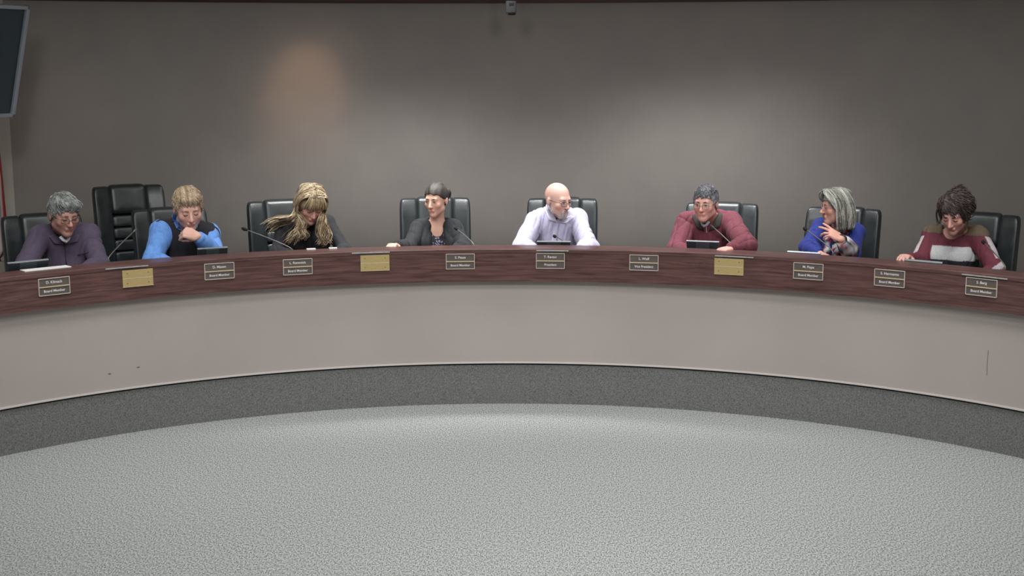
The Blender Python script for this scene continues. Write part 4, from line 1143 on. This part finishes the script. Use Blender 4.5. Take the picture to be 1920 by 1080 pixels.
# gooseneck microphones: tip and base as seen, arch between
def mic(tip, base, lab, rt=.42, rb=.24, arch=.006, tip_m=None, ts=1.0):
    at, ct, zt = ring_frame(tip[0], tip[1], rt); ab, cb, zb = ring_frame(base[0], base[1], rb)
    T = Vector((ct.x, ct.y, zt)); B = Vector((cb.x, cb.y, ZD+.012))
    o = empty('microphone', (cb.x, cb.y, ZD), -ab, lab, 'microphone', 'gooseneck microphones on the desk')
    M = (Matrix.Translation(o.location) @ Matrix.Rotation(-ab, 4, 'Z')).inverted()
    B2 = Vector((cb.x, cb.y, max(zb, ZD+.05))); 
    C = [M @ v for v in catmull([B, B.lerp(B2, .6), B2, B2.lerp(T, .5)+Vector((0, 0, arch)), T], 6)]
    MB().box((0, 0, .009), (.07, .07, .018), bev=.006).obj('base', M_plastic, o)
    MB().tube(C, .0034, 8).obj('gooseneck', M_stem, o, True)
    d = (C[-1]-C[-2]).normalized(); MB().tube([C[-1]-d*.008, C[-1], C[-1]+d*.012, C[-1]+d*.026, C[-1]+d*.034], [.004*ts, .009*ts, .0115*ts, .010*ts, .005*ts], 10).obj('windscreen', tip_m or M_foam, o, True)
mic((251, 434), (204, 483), 'gooseneck microphone with pale tip in front of the empty tall chair', tip_m=M_stem, ts=.6)
mic((462, 431), (546, 466), 'gooseneck microphone reaching left before the chair of the blonde woman')
mic((734, 457), (728, 462), 'short black microphone at the left hand of the woman in the black cardigan', rt=.26)
mic((857, 430), (888, 458), 'gooseneck microphone at the right arm of the woman in the black cardigan')
mic((1042, 444), (1058, 455), 'microphone with black tip before the white shirt of the bald man', rt=.34)
mic((1337, 426), (1378, 466), 'gooseneck microphone with pale tip crossing the maroon pullover', tip_m=M_stem, ts=.6)
mic((1512, 431), (1560, 470), 'gooseneck microphone reaching left across the blue cardigan')
mic((1846, 456), (1884, 498), 'gooseneck microphone at the right sleeve of the striped sweater')
# tilted monitor high on the left
Pm = lambda px, py, D: CAMP+ray(px, py)*(D/ray(px, py).dot(_F))
rot = Matrix.Rotation(math.radians(62), 3, 'Z') @ Matrix.Rotation(math.radians(16), 3, 'X')
W_, H_ = 1.1, .745
c = Pm(37, 115, 8.9)-rot @ Vector((W_/2, 0, 0))
o = empty('wall_monitor', c, 0, 'large dark flat-screen monitor tilted down at the upper left', 'monitor')
loc = Vector((0, 0, 0))
MB().box(loc, (W_-.05, .02, H_-.05), rot, .003).obj('screen', M_screen, o)
g = MB()
for q in (-1, 1):
    g.box(rot @ Vector((q*(W_/2-.014), -.008, 0)), (.028, .045, H_), rot, .004); g.box(rot @ Vector((0, -.008, q*(H_/2-.012))), (W_, .045, .024), rot, .004)
g.obj('bezel', M_bezel, o); MB().box(rot @ Vector((0, .035, 0)), (W_*.86, .05, H_*.86), rot, .01).obj('back_housing', M_plastic, o)
g = MB().tube([rot @ Vector((0, .05, 0)), rot @ Vector((0, .20, .02))], .022, 10); pb = rot @ Vector((0, .20, .0)); g.tube([pb, Vector((pb.x, pb.y, CEIL-c.z))], .025, 12)
g.obj('ceiling_pole', M_plastic, o, True)
# flag at the left edge
fb = Pm(-44, 330, 9.3); 
o = empty('flag', (fb.x, fb.y, 0), 0, 'red and white striped flag hanging on a pole at the far left edge', 'flag')
MB().tube([(0, 0, .03), (0, 0, 2.45)], .014, 12).obj('pole', M_brass, o, True)
MB().sphere((0, 0, 2.48), .035).obj('finial', M_brass, o, True)
MB().tube([(0, 0, 0), (0, 0, .02), (0, 0, .035)], [.16, .16, .05], 24).obj('stand', M_brass, o)
nu, nv = 60, 40; vs = []; fs = []; fm = []
for i in range(nu+1):
    u = i/nu
    for j in range(nv+1):
        v = j/nv; z = 2.35-1.15*v-.42*u*(.2+v*.9)
        x = .012+(.11+.06*v)*u+.022*math.sin(u*26+v*2)*min(1, u*4); y = .05*math.cos(u*26+v*1.5)*min(1, u*4)-.02
        vs.append((x, y, z))
for i in range(nu):
    for j in range(nv):
        k = i*(nv+1)+j; fs.append((k, k+1, k+nv+2, k+nv+1))
        s_ = int(i/nu*13); fm.append(2 if (i < nu*.54 and j < nv*.4) else (0 if s_ % 2 == 0 else 1))
cl_ = mesh_obj('cloth', vs, fs, None, o, True, mats=[mat('flag_red', (150, 38, 44), .8), mat('flag_white', (214, 206, 204), .8), mat('flag_blue', (36, 42, 84), .8)], fmat=fm)
md = cl_.modifiers.new('thick', 'SOLIDIFY'); md.thickness = .002
# small grey camera hanging at the top of the wall
q = Pm(958, 12, 9.6); o = empty('ceiling_camera', (q.x, q.y, CEIL), 0, 'small grey camera hanging from the ceiling at the top centre', 'camera')
dz = q.z-CEIL
MB().tube([(0, 0, 0), (0, 0, -.012)], .05, 16).tube([(-.01, 0, -.01), (-.01, 0, dz+.03)], .010, 10).obj('stem', M_grey, o, True)
MB().box((0, 0, dz-.005), (.075, .09, .085), bev=.008).obj('body', M_grey, o, True)
MB().box((.004, -.046, dz+.012), (.034, .004, .020), bev=.001).obj('window', M_plastic, o)
MB().tube([(.006, -.02, dz-.045), (.006, -.022, dz-.058)], .026, 14).obj('lens', M_black, o, True)
